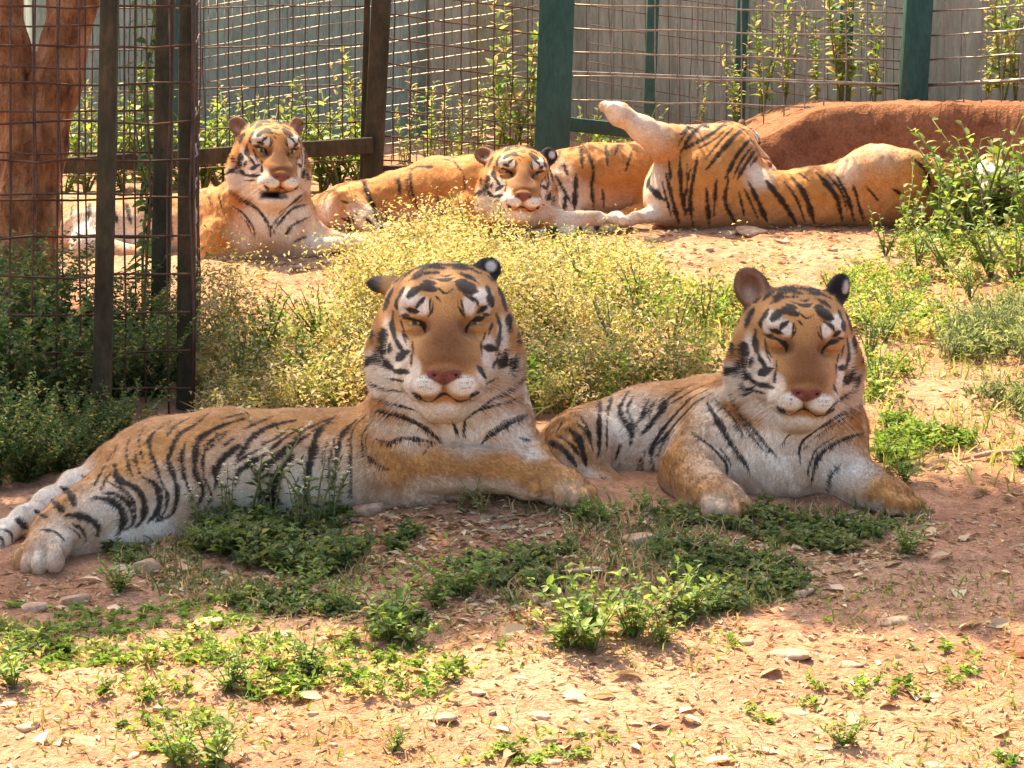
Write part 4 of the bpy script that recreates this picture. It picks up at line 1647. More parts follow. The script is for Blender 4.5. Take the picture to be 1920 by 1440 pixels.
# bushes growing through the near cage
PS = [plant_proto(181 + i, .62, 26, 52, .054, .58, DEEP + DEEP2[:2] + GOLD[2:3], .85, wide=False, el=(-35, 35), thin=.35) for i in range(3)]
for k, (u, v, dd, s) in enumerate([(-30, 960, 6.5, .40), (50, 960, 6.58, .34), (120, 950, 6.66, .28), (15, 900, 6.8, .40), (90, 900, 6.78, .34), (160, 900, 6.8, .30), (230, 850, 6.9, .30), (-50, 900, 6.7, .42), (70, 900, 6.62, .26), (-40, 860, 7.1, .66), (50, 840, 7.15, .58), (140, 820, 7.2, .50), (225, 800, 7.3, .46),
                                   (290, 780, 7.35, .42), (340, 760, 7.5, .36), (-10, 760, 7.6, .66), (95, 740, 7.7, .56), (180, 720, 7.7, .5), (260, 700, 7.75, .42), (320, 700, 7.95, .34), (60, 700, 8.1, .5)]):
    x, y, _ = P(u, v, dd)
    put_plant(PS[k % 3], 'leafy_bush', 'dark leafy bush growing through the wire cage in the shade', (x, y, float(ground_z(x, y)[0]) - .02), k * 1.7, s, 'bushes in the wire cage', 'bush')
# climber on the cage post
m = plant_proto(191, 1.7, 3, 80, .050, .55, DEEP + FRESH[:1], .07, el=(-60, 30), thin=.35)
g = P(268, 600, 8.15)
put_plant(m, 'climbing_plant', 'dark climbing plant hanging between the cage posts', (g[0], g[1], float(ground_z(g[0], g[1])[0])), .4, 1.0, None, 'plant')
tick('plants')


# ------------------------------------------------------------------ dry creeper added above the view to cast branch shadows on the back tigers
rng = np.random.default_rng(55)
root = thing('added_creeper', 'dry creeper branches added out of view above the back fence to cast shadows', 'added creeper', tuple(P(860, 330, 11.0)))
for k in range(15):
    x0 = -2.1 + k * .22 + rng.uniform(-.1, .1)
    p = np.array([x0, 10.95 + rng.uniform(-.1, .2), 1.75 + rng.uniform(0, .5)])
    dv = np.array([rng.uniform(-1, 1), rng.uniform(-.35, .15), rng.uniform(-.1, .35)])
    pts = [p]
    for j in range(7):
        dv = dv + rng.normal(0, .35, 3) * np.array([1, .5, .6])
        p = p + dv / np.linalg.norm(dv) * .13
        p[2] = max(p[2], 1.72)
        pts.append(p)
    mm = MB()
    mm.tube(pts, [.011 * (1 - .8 * j / 7) + .002 for j in range(8)], 5)
    for j in (2, 3, 4, 5, 6):
        q = pts[j]
        d2 = rng.normal(0, 1, 3) * np.array([1, .5, .7]); d2 /= np.linalg.norm(d2)
        e2 = q + d2 * .16
        e2[2] = max(e2[2], 1.7)
        mm.tube([q, (q + e2) / 2 + rng.normal(0, .015, 3), e2], [.005, .004, .002], 4)
    part('branch', mm, M_BARK, root, smooth=True)
n = 900  # leaf clumps added up there to throw patches of shade
bp = np.column_stack([rng.uniform(-2.2, 1.3, n), rng.normal(11.0, .12, n), rng.uniform(1.72, 2.4, n)])
keep = fbm(bp, 3.0, 91, 2) > .52
bp = bp[keep]
LL = rng.uniform(.05, .09, len(bp))
V, F, q = leaf_mesh(bp, dir_rand(rng, len(bp), -60, 20), LL, LL * .55, rng)
me = make_mesh('leaves', V - np.array(root.location), F)
set_col(me, np.repeat(pick_cols(rng, FRESH + DEEP2, len(bp)), q, 0))
tag(obj('leaves', me, M_LEAF, root), kind='stuff')

# ------------------------------------------------------------------ stones
def stone(u, v, w, h, seed, name, label, group, flat=.42, mat=None, cat='stone'):
    rng = np.random.default_rng(seed)
    g = ground_hit(u, v)
    dd = (g - CAMP) @ FWD
    rx = w * dd / FPX / 2
    V, F = uv_sphere(1.0, 14, 9)
    nz = fbm(V + seed, 1.3, seed, 3) - .5
    V = V * (1 + .9 * nz[:, None])
    for _ in range(9):                     # chip flat facets off the lump
        nn = rng.normal(0, 1, 3) * np.array([1, 1, .5]); nn /= np.linalg.norm(nn)
        dd_ = V @ nn - rng.uniform(.5, .8)
        V = V - np.maximum(dd_, 0)[:, None] * nn
    V[:, 2] = np.minimum(V[:, 2], .55 + .1 * V[:, 0])
    V = V * np.array([rx, rx * rng.uniform(.55, .8), max(.008, h * dd / FPX * flat * .9)])
    root = tag(obj(name, make_mesh(name, V, loops=np.array([i for f in F for i in f]), sizes=np.array([len(f) for f in F]), smooth=False), mat or M_STONE), label, cat, group)
    root.location = (g[0], g[1], g[2] + .1 * h * dd / FPX)
    root.rotation_euler = (rng.normal(0, .12), rng.normal(0, .12), rng.uniform(-.5, .5))


for k, (u, v, w, h) in enumerate([(140, 1222, 95, 34), (52, 1368, 66, 40), (168, 1398, 84, 28), (755, 1322, 62, 26), (825, 1347, 84, 22), (1495, 1337, 74, 22), (1680, 1168, 95, 40), (1040, 1430, 60, 20),
                                  (620, 1195, 60, 22), (1010, 1345, 70, 26), (1395, 1205, 40, 26), (560, 1180, 50, 24), (1250, 1290, 36, 18), (1480, 1230, 90, 26), (900, 1300, 46, 18), (1600, 1250, 60, 22), (300, 1330, 40, 20), (1750, 1310, 60, 20)]):
    stone(u, v, w, h, 200 + k, 'flat_stone', 'pale flat stone lying on the sunlit dirt in the foreground', 'flat stones on the dirt')
for k, (u, v, w, h) in enumerate([(70, 1145, 70, 40), (135, 1130, 70, 36), (390, 1175, 76, 36)]):
    stone(u, v, w, h, 230 + k, 'rock', 'rough reddish rock near the outstretched hind paw', 'rocks near the hind paw', .5)
stone(275, 1075, 74, 66, 240, 'rock', 'upright pinkish rock in the weeds right of the hind paw', None, .55)
stone(695, 958, 100, 44, 241, 'rock', 'smooth pinkish rock under the elbow of the lying tiger', None, .5)
for k, (u, v, w, h) in enumerate([(1198, 1020, 100, 50), (1390, 1030, 90, 26), (1345, 1055, 60, 20), (1500, 1115, 60, 26), (1090, 1075, 90, 30), (650, 975, 60, 24)]):
    stone(u, v, w, h, 250 + k, 'rock', 'brown rock in the shaded weeds in front of the tigers', 'rocks in the shaded weeds', .5)
for k, (u, v, w, h) in enumerate([(1410, 437, 70, 26), (1370, 440, 50, 20), (560, 505, 46, 22), (620, 495, 40, 18), (520, 498, 36, 18), (650, 490, 44, 20), (1470, 455, 36, 14), (1330, 470, 30, 14), (1560, 470, 34, 14)]):
    stone(u, v, w, h, 270 + k, 'rock', 'small tan rock on the bare earth in front of the back row of tigers', 'rocks by the back row of tigers', .5)
for k in range(46):
    q = np.random.default_rng(900 + k)
    stone(q.uniform(0, 1900), q.uniform(1130, 1430), q.uniform(10, 26), q.uniform(6, 14), 900 + k, 'pebble', 'small pebble on the sunlit dirt in the foreground', 'pebbles on the dirt')
m = MB()
a, b = ground_hit(1800, 868), ground_hit(1935, 852)
m.tube([a + [0, 0, .008], lerp(a, b, .4) + [0, 0, .016], lerp(a, b, .7) + [0, 0, .012], b + [0, 0, .012]], [.004, .008, .009, .008], 6)
st = thing('stick', 'pale fallen stick on the bare path at the foot of the bank', 'stick', tuple(a))
part('twig', m, M_STONE, st, smooth=True)
tick('stones')
# ------------------------------------------------------------------ the two tigers lying in the shade
TM = tiger_materials()
SKIP = set()


def companions(strokes, keep=.7, seed=4):
    """the thin broken lines that run beside a tiger's main stripes"""
    rng = np.random.default_rng(seed)
    out = []
    for w, pts in strokes:
        if len(pts) < 3 or rng.uniform() > keep or w > 13:
            continue
        p = np.array(pts, float)
        t = p[-1] - p[0]
        nrm = np.array([-t[1], t[0]]) / (np.linalg.norm(t) + 1e-6)
        off = nrm * w * rng.choice([-1, 1]) * rng.uniform(1.5, 2.1)
        i0 = rng.integers(0, 2)
        q = p[i0:len(p) - (1 - i0)] if len(p) > 3 else p * .8 + p.mean(0) * .2
        if len(q) >= 2:
            out.append((w * .5, [tuple(x + off) for x in q]))
    return out


def tiger_front_left():
    T = Tiger(.0105)
    d = 6.2
    T.chain([(812, 855, 6.16, 118), (700, 876, d, 104), (560, 884, d, 106), (420, 884, d, 108), (300, 893, 6.22, 100)], .07)
    T.chain([(300, 893, 6.22, 100), (225, 905, 6.2, 72)], .06)
    # neck and chest column
    T.chain([(842, 690, 6.21, 128), (845, 770, 6.20, 134), (842, 850, 6.19, 128)], .07)
    T.ell((850, 800, 6.17), (138, 100, 90), .06)
    # near hind leg stretched to the left
    T.chain([(310, 905, 6.12, 98), (215, 945, 6.02, 66), (150, 972, 5.96, 46), (98, 1000, 5.92, 42)], .05)
    T.paw((85, 1032, 5.86), .058, ang=-35, pitch=-28)
    # the other hind leg under the belly
    T.chain([(330, 985, 6.08, 48), (230, 1012, 6.0, 36), (150, 1030, 5.96, 26)], .03)
    # tail
    T.chain([(205, 895, 6.22, 34), (140, 908, 6.2, 23), (90, 943, 6.14, 22), (45, 974, 6.08, 22), (5, 1003, 6.03, 20), (-5, 1020, 6.0, 19), (-40, 1050, 6.0, 16), (-110, 1062, 5.95, 14)], .03)
    # right arm folded across the chest
    T.chain([(775, 815, 6.14, 80), (765, 882, 6.10, 60)], .05)
    T.chain([(765, 880, 6.09, 58), (850, 876, 6.02, 50), (940, 884, 5.99, 40), (985, 898, 5.99, 35)], .006)
    T.ell((762, 905, 6.10), (50, 55, 34), .03)
    T.paw((1000, 908, 5.99), .042, ang=55, pitch=-18)
    # left arm
    T.chain([(935, 815, 6.1, 76), (972, 862, 6.08, 54), (1010, 893, 6.03, 40), (1045, 909, 6.0, 34)], .03)
    T.paw((1068, 920, 5.98), .050, ang=28, pitch=-14)
    ears = [dict(c=(-.140, -.060, .136), rot=(0, 58, -80), r=(.034, .013, .046), side='back', cup=False, spot=.0, tan=True),
            dict(c=(.098, -.055, .166), rot=(-30, 18, 62), r=(.030, .017, .046), side='back', cup=False)]
    T.head = Head(834, 640, 6.06, 1.0, yaw=0, pitch=0, roll=0, ears=ears, eye=.5)
    a = [  # flank, haunch, tail (crop of the flank)
        (18, [(985, 190), (930, 240), (850, 290), (810, 370), (800, 420), (830, 500), (842, 580), (820, 660), (740, 705)]),
        (22, [(1160, 215), (1050, 250), (960, 300), (930, 360), (925, 460), (962, 560), (930, 640)]),
        (14, [(885, 310), (865, 380), (870, 470), (912, 600)]), (14, [(1150, 190), (1050, 216)]), (14, [(1290, 205), (1160, 262)]),
        (22, [(1400, 222), (1290, 250), (1200, 300), (1150, 370), (1118, 414)]), (10, [(1380, 250), (1320, 300), (1230, 345)]),
        (25, [(1140, 338), (1060, 400), (1032, 450), (1020, 540)]), (12, [(1005, 428), (1016, 505)]),
        (22, [(1262, 384), (1180, 430), (1130, 470), (1118, 534)]), (24, [(1470, 285), (1370, 350), (1290, 420), (1213, 482)]),
        (30, [(1392, 388), (1330, 460), (1302, 540), (1300, 690)]), (26, [(1592, 198), (1502, 290), (1482, 380), (1460, 480), (1448, 700)]),
        (18, [(1690, 218), (1620, 300), (1592, 420), (1580, 550)]), (10, [(1742, 188), (1672, 270), (1660, 400), (1665, 600)]),
        (10, [(1610, 198), (1480, 250), (1390, 310)]), (8, [(1032, 278), (1000, 345)]), (10, [(1122, 298), (1056, 348)]), (8, [(1082, 278), (985, 365)]),
        (14, [(805, 228), (722, 290), (710, 360), (740, 440), (772, 545)]), (9, [(702, 238), (660, 300), (665, 360), (682, 424)]),
        (11, [(622, 288), (600, 360), (610, 440), (632, 492)]), (8, [(640, 368), (650, 440), (672, 484)]),
        (24, [(676, 494), (730, 520), (757, 590), (742, 660), (700, 704)]), (28, [(543, 428), (562, 500), (640, 540), (682, 600), (682, 680), (648, 724)]),
        (10, [(532, 376), (490, 450), (438, 545)]), (9, [(522, 468), (470, 565)]), (28, [(450, 588), (520, 600), (572, 640), (587, 700), (560, 764)]),
        (24, [(316, 668), (400, 680), (462, 720), (467, 772)]), (14, [(343, 712), (392, 745), (407, 794)]), (13, [(178, 738), (260, 750), (307, 794)]),
        (14, [(900, 210), (830, 250), (790, 300)]), (9, [(560, 330), (540, 380)]), (8, [(1760, 230), (1715, 300), (1720, 400)]),
        (30, [(288, 538), (332, 570), (352, 622)]), (23, [(248, 602), (304, 654)]), (21, [(162, 648), (224, 684)]), (23, [(78, 686), (134, 734)]),
        (17, [(5, 735), (52, 758), (58, 806)]), (15, [(0, 770), (22, 812)]), (10, [(1740, 380), (1790, 430), (1850, 462)]), (10, [(385, 480), (395, 495)]),
        (6, [(700, 300), (690, 350)]), (8, [(1560, 310), (1530, 380), (1520, 470)]), (14, [(1240, 560), (1222, 690)]), (12, [(1400, 560), (1410, 690)]),
    ]
    s = 2.526
    st = [(w, [(x / s, 700 + y / s) for x, y in pts], s) for w, pts in a]
    b = [  # throat and neck (crop of the head)
        (8, [(116, 668), (150, 720), (230, 746), (325, 762)]), (9, [(130, 780), (250, 815), (372, 852)]), (17, [(172, 845), (300, 880), (400, 930), (475, 988)]),
        (12, [(160, 985), (235, 1002), (300, 980), (452, 1002)]), (10, [(922, 636), (830, 730), (720, 800), (600, 892)]), (9, [(932, 738), (820, 800), (650, 850), (588, 900)]),
        (19, [(898, 868), (800, 910), (720, 960), (676, 1008)]), (10, [(912, 992), (858, 978)]), (9, [(528, 888), (562, 962)]), (9, [(597, 888), (585, 985)]),
        (12, [(880, 560), (900, 600), (880, 660)]), (7, [(100, 1030), (160, 1100), (235, 1135)]), (7, [(420, 1020), (395, 1060)]), (6, [(900, 560), (870, 640), (800, 700)]),
    ]
    t = 2.571
    st += [(w * 1.2, [(640 + x / t, 440 + y / t) for x, y in pts], t) for w, pts in b]
    st = [(w / sc, pts) for w, pts, sc in st]
    st += companions(st[:34], .6, 9)
    pales = [(600, 960, 120, .9), (480, 940, 110, .9), (400, 960, 60, .7), (690, 960, 60, .3), (230, 990, 70, .9), (120, 1010, 60, .65), (250, 930, 40, .4), (560, 900, 60, .55),
             (55, 968, 70, 1.0), (100, 936, 60, 1.0), (140, 906, 50, 1.0), (15, 998, 70, 1.0), (770, 775, 62, .95), (770, 815, 34, .8), (880, 790, 62, 1.0), (940, 780, 62, 1.0), (970, 815, 40, .95), (845, 800, 40, 1.0), (820, 770, 40, .9),
             (900, 760, 70, .7), (730, 740, 50, .7), (80, 1050, 50, .7), (360, 890, 50, .25), (1070, 930, 40, .3), (995, 850, 26, .8), (985, 740, 45, .7), (720, 780, 40, .7), (560, 930, 90, 1.0), (640, 930, 70, .8), (430, 900, 50, .6), (330, 930, 60, .7), (200, 960, 60, .9), (290, 990, 60, 1.0)]
    return build_tiger(T, 'tiger', 'tiger in the shade with striped flank stretched out sideways and forepaws crossed', st, pales, TM, seed=11, fur_n=FURN[0])


def tiger_front_right():
    T = Tiger(.0105)
    T.chain([(1450, 835, 6.36, 116), (1340, 815, 6.42, 100), (1220, 826, 6.46, 92), (1120, 848, 6.48, 86)], .08)
    T.ell((1105, 850, 6.46), (102, 80, 80), .05)
    # thigh and hind foot
    T.chain([(1090, 838, 6.36, 72), (1068, 880, 6.30, 54), (1130, 912, 6.30, 38)], .018)
    T.chain([(1080, 908, 6.28, 24), (1140, 922, 6.26, 27), (1215, 938, 6.26, 28)], .02)
    T.paw((1088, 908, 6.27), .038, ang=-50, pitch=-8)
    # neck, chest, shoulders
    T.chain([(1492, 700, 6.34, 108), (1480, 770, 6.32, 114), (1462, 850, 6.28, 118)], .07)
    T.ell((1462, 870, 6.22), (105, 95, 80), .06)
    T.chain([(1350, 805, 6.3, 76), (1298, 885, 6.2, 62)], .05)
    T.chain([(1298, 890, 6.18, 58), (1316, 918, 6.09, 46), (1345, 936, 6.0, 38)], .025)
    T.paw((1358, 946, 5.97), .056, ang=14, pitch=-14)
    T.chain([(1555, 815, 6.26, 74), (1574, 878, 6.18, 58)], .05)
    T.chain([(1574, 882, 6.18, 54), (1618, 912, 6.10, 42), (1655, 926, 6.04, 34)], .025)
    T.paw((1678, 936, 6.02), .050, ang=48, pitch=-12)
    ears = [dict(c=(-.122, -.045, .172), rot=(18, 6, -34), r=(.046, .024, .062), side='front'),
            dict(c=(.112, -.055, .178), rot=(-48, 0, 46), r=(.040, .020, .052), side='back', cup=False)]
    T.head = Head(1492, 668, 6.18, .90, yaw=-9, pitch=-5, roll=2, ears=ears, eye=-.3)
    a = [
        (16, [(350, 640), (345, 760), (345, 870), (335, 912)]), (18, [(477, 608), (440, 680), (452, 730), (492, 790), (485, 852)]),
        (22, [(205, 776), (250, 820), (275, 900), (286, 942)]), (22, [(108, 828), (180, 870), (242, 942)]), (13, [(45, 880), (100, 940), (182, 982)]),
        (10, [(258, 718), (300, 790), (310, 862)]), (14, [(572, 638), (546, 700), (540, 732)]), (20, [(655, 655), (600, 730), (538, 802)]),
        (10, [(842, 568), (740, 620), (655, 672)]), (14, [(832, 600), (760, 640), (700, 700), (620, 800), (580, 890), (600, 1010)]),
        (9, [(790, 640), (700, 740), (600, 860)]), (10, [(442, 838), (418, 912)]), (9, [(550, 880), (540, 960), (592, 1022)]), (10, [(760, 580), (660, 640), (600, 690)]),
        (12, [(758, 790), (850, 860), (912, 930), (920, 985)]), (18, [(830, 660), (890, 760), (950, 860), (1000, 930), (1022, 972)]),
        (9, [(860, 640), (940, 720), (1002, 822)]), (12, [(930, 600), (1000, 720), (1080, 830), (1142, 902)]),
        (14, [(1532, 798), (1430, 830), (1340, 890), (1310, 960), (1300, 1012)]), (11, [(1542, 658), (1420, 720), (1300, 800), (1250, 850), (1245, 922)]),
        (9, [(1432, 938), (1380, 1000), (1375, 1085)]), (6, [(1212, 788), (1160, 852)]), (9, [(348, 988), (400, 1060), (412, 1104)]),
        (12, [(985, 560), (1010, 600), (1060, 580)]), (10, [(1500, 600), (1420, 650), (1340, 740)]), (8, [(180, 740), (150, 800)]), (12, [(400, 620), (390, 700)]),
    ]
    s = 2.4
    st = [(1.1 * w / s, [(980 + x / s, 480 + y / s) for x, y in pts]) for w, pts in a]
    st += companions(st, .75, 3)
    pales = [(1180, 800, 80, .9), (1060, 870, 30, .4), (1230, 840, 70, .9), (1380, 820, 80, .8), (1440, 880, 120, 1.0), (1560, 880, 60, 1.0), (1600, 880, 50, .9), (1520, 800, 90, .8),
             (1350, 760, 50, .8), (1400, 740, 60, .8), (1340, 950, 40, .5), (1480, 790, 60, .9), (1100, 900, 40, .5), (1590, 730, 50, .3), (1410, 690, 40, .6)]
    return build_tiger(T, 'tiger', 'tiger in the shade facing forward with round upright ear and forelegs spread', st, pales, TM, seed=23, fur_n=FURN[0])


FURN = (150000, 60000)
tiger_front_left()
tiger_front_right()
# ------------------------------------------------------------------ the tigers on the bank behind
def crop(strokes, s, ox, oy):
    out = [(1.1 * w / s, [(ox + x / s, oy + y / s) for x, y in pts]) for w, pts in strokes]
    return out + companions(out)


def tiger_upright_head():
    T = Tiger(.0135)
    T.chain([(470, 415, 9.56, 68), (390, 425, 9.62, 62), (280, 430, 9.66, 58), (180, 432, 9.66, 55), (135, 440, 9.64, 46)], .08)
    T.chain([(505, 335, 9.55, 62), (505, 380, 9.55, 68), (508, 425, 9.5, 70)], .08)
    T.ell((505, 405, 9.48), (72, 60, 56), .05)
    T.chain([(440, 400, 9.52, 52), (412, 455, 9.44, 36), (398, 475, 9.42, 24)], .05)
    T.chain([(405, 472, 9.42, 26), (480, 468, 9.44, 24), (560, 466, 9.47, 20), (612, 462, 9.5, 17)], .025)
    T.paw((640, 460, 9.52), .036, ang=70, pitch=-10)
    T.chain([(560, 415, 9.54, 40), (585, 440, 9.56, 24), (630, 452, 9.6, 18)], .03)
    T.paw((668, 452, 9.62), .036, ang=60, pitch=-10)
    T.chain([(175, 440, 9.58, 52), (170, 470, 9.5, 34), (240, 478, 9.46, 20)], .04)
    T.paw((265, 478, 9.45), .034, ang=60, pitch=-8)
    T.chain([(120, 450, 9.66, 22), (80, 470, 9.64, 12), (30, 480, 9.6, 11), (-30, 478, 9.55, 11)], .02)
    ears = [dict(c=(-.135, -.045, .155), rot=(18, 4, -38), r=(.037, .020, .048), side='front'),
            dict(c=(.125, -.045, .165), rot=(-22, 4, 36), r=(.037, .020, .048), side='front')]
    T.head = Head(506, 305, 9.42, .84, yaw=-14, pitch=4, roll=3, ears=ears, mouth=.5, eye=.95)
    st = crop([(13, [(985, 490), (1060, 550), (1140, 600), (1200, 690), (1206, 742)]), (10, [(1000, 580), (1060, 620), (1110, 690), (1120, 742)]),
               (9, [(1412, 490), (1330, 560), (1250, 622)]), (11, [(1415, 570), (1320, 600), (1240, 690), (1225, 722)]), (11, [(1415, 640), (1330, 680), (1280, 742)]),
               (9, [(1400, 740), (1330, 772)]), (14, [(360, 560), (400, 680)]), (14, [(440, 560), (470, 680)]), (12, [(540, 680), (560, 735)]), (16, [(655, 560), (690, 760)]),
               (14, [(560, 560), (570, 640)]), (14, [(250, 560), (240, 660)]), (12, [(160, 560), (150, 640)]), (12, [(760, 540), (770, 650)]), (9, [(860, 500), (900, 580)]),
               (9, [(1390, 300), (1385, 380)]), (9, [(930, 520), (950, 600)])], 2.8235, 80, 180)
    pales = [(505, 410, 55, 1.0), (540, 430, 45, 1.0), (560, 390, 40, .9), (460, 440, 30, .7), (160, 430, 60, .9), (240, 450, 60, .85), (330, 450, 50, .5), (510, 380, 40, .8),
             (600, 450, 50, .9), (660, 455, 40, .9), (450, 360, 30, .4)]
    return build_tiger(T, 'tiger', 'tiger behind the wire cage holding its head high with mouth slightly open', st, pales, TM, seed=31, fur_n=FURN[1], fur_len=.013, belly=.5, orange_gain=(1.0, .88, .68))


def tiger_chin_down():
    T = Tiger(.0135)
    T.chain([(905, 355, 10.2, 58), (830, 362, 10.26, 60), (750, 378, 10.28, 52), (660, 392, 10.26, 44), (610, 400, 10.24, 38)], .07)
    T.chain([(970, 360, 10.16, 58), (905, 355, 10.2, 60)], .07)
    T.ell((812, 345, 10.28), (46, 40, 44), .05)
    T.chain([(650, 395, 10.16, 42), (690, 415, 10.08, 24)], .05)
    T.chain([(700, 428, 10.06, 13), (770, 432, 10.04, 12)], .02)
    T.paw((795, 432, 10.03), .034, ang=60, pitch=-8)
    T.chain([(880, 395, 10.1, 36), (930, 418, 10.05, 20), (1040, 416, 10.02, 18), (1120, 410, 10.02, 15)], .03)
    T.paw((1160, 410, 10.02), .036, ang=75, pitch=-8)
    T.chain([(900, 390, 10.15, 32), (830, 425, 10.08, 16), (900, 430, 10.02, 14)], .02)
    ears = [dict(c=(-.150, -.045, .135), rot=(20, 10, -66), r=(.040, .020, .054), side='front'),
            dict(c=(.138, -.045, .150), rot=(-30, 0, 56), r=(.040, .020, .054), side='back', cup=False)]
    T.head = Head(971, 349, 10.0, .86, yaw=-8, pitch=8, roll=4, ears=ears, eye=.6)
    st = crop([(24, [(125, 480), (160, 580), (210, 700), (247, 778)]), (20, [(250, 650), (290, 742)]), (15, [(130, 680), (190, 742)]), (13, [(388, 415), (395, 520), (432, 642)]),
               (10, [(690, 450), (700, 542)]), (10, [(600, 320), (690, 440)]), (9, [(450, 560), (480, 642)]), (14, [(0, 690), (40, 700), (52, 762)]), (11, [(0, 590), (45, 602)]),
               (14, [(420, 395), (520, 400)]), (14, [(560, 330), (650, 350)]), (12, [(320, 450), (330, 560)]), (12, [(740, 340), (800, 370)]), (10, [(540, 560), (560, 660)])], 3, 640, 180)
    pales = [(610, 400, 30, .7), (680, 415, 40, .8), (1060, 418, 60, .8), (1150, 412, 40, 1.0), (700, 430, 40, .9)]
    return build_tiger(T, 'tiger', 'tiger resting its chin on the ground beside the rolling tiger', st, pales, TM, seed=41, fur_n=FURN[1], fur_len=.013, belly=.5, orange_gain=(1.0, .88, .68))


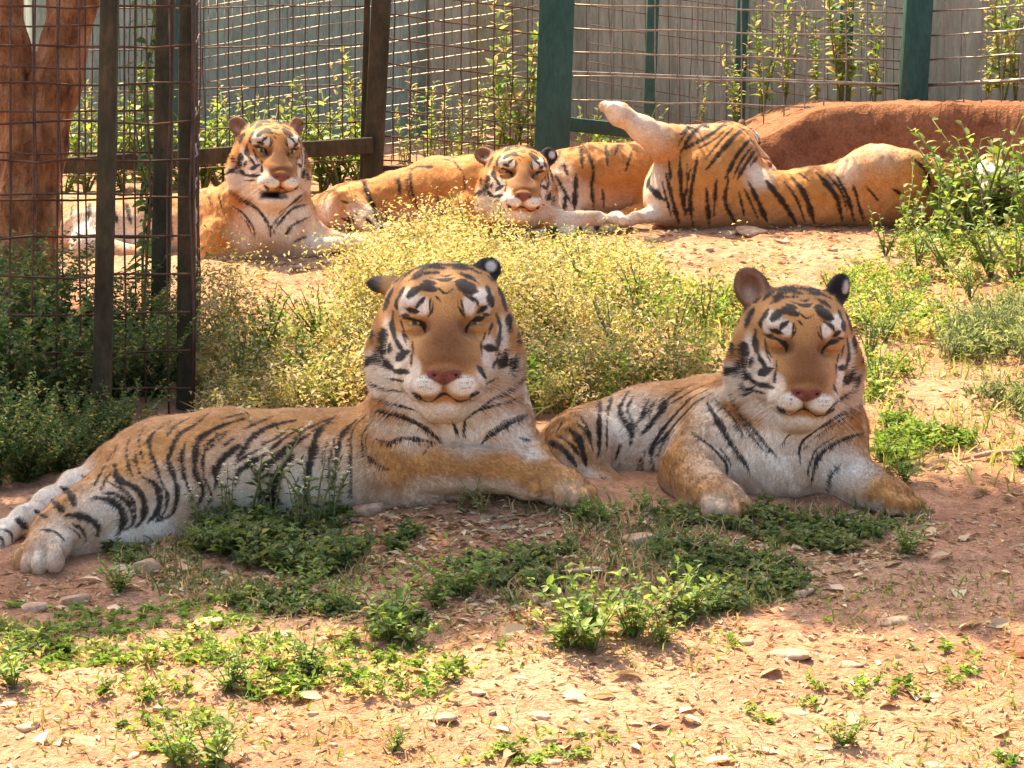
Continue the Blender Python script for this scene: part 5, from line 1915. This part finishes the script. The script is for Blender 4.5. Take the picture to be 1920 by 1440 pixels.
def tiger_rolling():
    T = Tiger(.0135)
    T.chain([(1310, 345, 10.24, 92), (1350, 305, 10.26, 74)], .08)
    T.chain([(1262, 372, 10.2, 52), (1310, 350, 10.24, 88)], .08)
    T.chain([(1340, 360, 10.24, 70), (1420, 378, 10.24, 55), (1530, 372, 10.22, 54), (1640, 366, 10.22, 60), (1740, 372, 10.22, 52)], .06)
    # raised hind leg, paw in the air
    T.chain([(1310, 285, 10.22, 52), (1245, 268, 10.14, 34), (1205, 242, 10.08, 22), (1165, 217, 10.05, 19)], .03)
    T.paw((1150, 208, 10.03), .042, ang=-60, pitch=40, kk=.035)
    # the other hind foot behind the knee
    T.chain([(1385, 305, 10.3, 42), (1418, 318, 10.32, 24)], .03)
    # fore limbs folded over the chest
    T.ell((1648, 340, 10.16), (95, 60, 58), .06)
    T.ell((1642, 312, 10.12), (48, 40, 38), .06)
    T.chain([(1650, 320, 10.1, 38), (1710, 318, 10.08, 29), (1775, 332, 10.05, 20), (1800, 338, 10.05, 17)], .05)
    T.paw((1815, 342, 10.05), .034, ang=80, pitch=0)
    T.chain([(1700, 340, 10.3, 45), (1760, 340, 10.3, 26)], .04)
    T.chain([(1740, 372, 10.22, 52), (1800, 378, 10.22, 48)], .05)
    # tail
    T.chain([(1235, 400, 10.16, 18), (1195, 408, 10.1, 11), (1140, 424, 10.05, 10), (1070, 433, 10.0, 10), (995, 440, 9.97, 10)], .015)
    ears = [dict(c=(-.13, -.045, .155), rot=(18, 4, -38), r=(.037, .020, .048), side='front'),
            dict(c=(.125, -.045, .165), rot=(-22, 4, 36), r=(.037, .020, .048), side='front')]
    T.head = Head(1850, 380, 10.16, .82, yaw=-30, pitch=0, roll=150, ears=ears, eye=.2)
    st = crop([(18, [(322, 378), (310, 430), (377, 492)]), (14, [(385, 378), (410, 480), (440, 592)]), (12, [(445, 308), (450, 450), (470, 572)]), (12, [(522, 298), (490, 480), (500, 602)]),
               (12, [(560, 440), (570, 602)]), (14, [(652, 398), (640, 500), (682, 592)]), (14, [(738, 408), (790, 520), (822, 592)]), (18, [(813, 408), (900, 520), (942, 592)]),
               (16, [(913, 378), (980, 470), (1022, 592)]), (16, [(1028, 372), (1110, 470), (1142, 582)]), (11, [(1108, 378), (1160, 470), (1192, 582)]), (10, [(1188, 428), (1232, 582)]),
               (9, [(700, 460), (720, 562)]), (10, [(398, 328), (405, 402)]), (14, [(664, 136), (580, 210), (468, 272)]), (14, [(722, 178), (640, 260), (558, 362)]),
               (14, [(764, 208), (690, 300), (638, 402)]), (12, [(788, 248), (720, 350), (690, 402)]), (14, [(574, 136), (490, 220), (448, 292)]), (12, [(794, 286), (748, 342)]),
               (10, [(505, 156), (448, 212)]), (8, [(1428, 298), (1502, 380), (1512, 472)]), (7, [(1348, 438), (1422, 482)]), (8, [(1240, 430), (1300, 500)]), (10, [(600, 400), (590, 560)]),
               (9, [(950, 372), (1000, 410)]), (40, [(-98, 628), (-98, 645)]), (26, [(14, 615), (16, 640)]), (26, [(90, 590), (92, 615)]), (30, [(-190, 640), (-190, 652)])], 2.2857, 1080, 160)
    pales = [(1200, 240, 60, .75), (1145, 206, 40, 1.0), (1218, 350, 40, .8), (1650, 285, 45, .3), (1590, 318, 35, .5), (1420, 330, 30, .7), (1060, 434, 90, 1.0),
             (1160, 420, 60, .9), (1220, 392, 40, .9), (1455, 268, 30, .9), (1300, 235, 40, .3)]
    return build_tiger(T, 'tiger', 'tiger rolling on its back with one hind leg raised in the air', st, pales, TM, seed=53, fur_n=FURN[1], fur_len=.013, belly=.1, orange_gain=(1.0, .86, .62))


def tiger_hidden():
    T = Tiger(.0135)
    T.chain([(1290, 335, 10.68, 66), (1210, 338, 10.66, 66), (1120, 342, 10.62, 66), (1045, 350, 10.6, 58), (1010, 360, 10.58, 48)], .08)
    T.chain([(1345, 305, 10.75, 54), (1290, 330, 10.7, 64)], .06)
    T.ell((1215, 325, 10.62), (40, 36, 44), .04)
    T.chain([(1230, 360, 10.58, 40), (1220, 400, 10.5, 24), (1160, 412, 10.46, 16)], .04)
    T.paw((1130, 412, 10.45), .034, ang=-60, pitch=-8)
    T.chain([(1060, 370, 10.52, 46), (1040, 400, 10.46, 28), (1090, 415, 10.42, 16)], .04)
    ears = [dict(c=(-.16, -.045, .150), rot=(18, 4, -42), r=(.040, .020, .050), side='front'),
            dict(c=(.160, -.045, .160), rot=(-22, 4, 40), r=(.040, .020, .050), side='front')]
    T.head = Head(1372, 296, 10.66, .84, yaw=-48, pitch=10, roll=0, ears=ears, eye=.6)
    st = crop([(12, [(1250, 378), (1272, 442)]), (14, [(1208, 448), (1292, 602)]), (14, [(1350, 270), (1356, 402)]), (14, [(1380, 280), (1420, 420), (1410, 500), (1422, 642)]),
               (20, [(1322, 438), (1310, 642)]), (16, [(1262, 556), (1250, 662)]), (11, [(1130, 318), (1162, 402)]), (13, [(1490, 270), (1500, 400)]), (12, [(1230, 280), (1228, 350)]),
               (11, [(1560, 270), (1540, 330)]), (11, [(1640, 300), (1600, 420)]), (10, [(1180, 500), (1190, 640)]), (10, [(1470, 520), (1480, 640)])], 3, 640, 180)
    pales = [(1060, 370, 40, .8), (1090, 380, 35, .8), (1050, 320, 25, .5), (1080, 410, 40, .8)]
    return build_tiger(T, 'tiger', 'tiger half hidden behind the rolling tiger, its flank against the fence', st, pales, TM, seed=61, fur_n=FURN[1], fur_len=.013, belly=.5, orange_gain=(1.0, .88, .68))


tiger_upright_head()
tiger_chin_down()
tiger_rolling()
tiger_hidden()
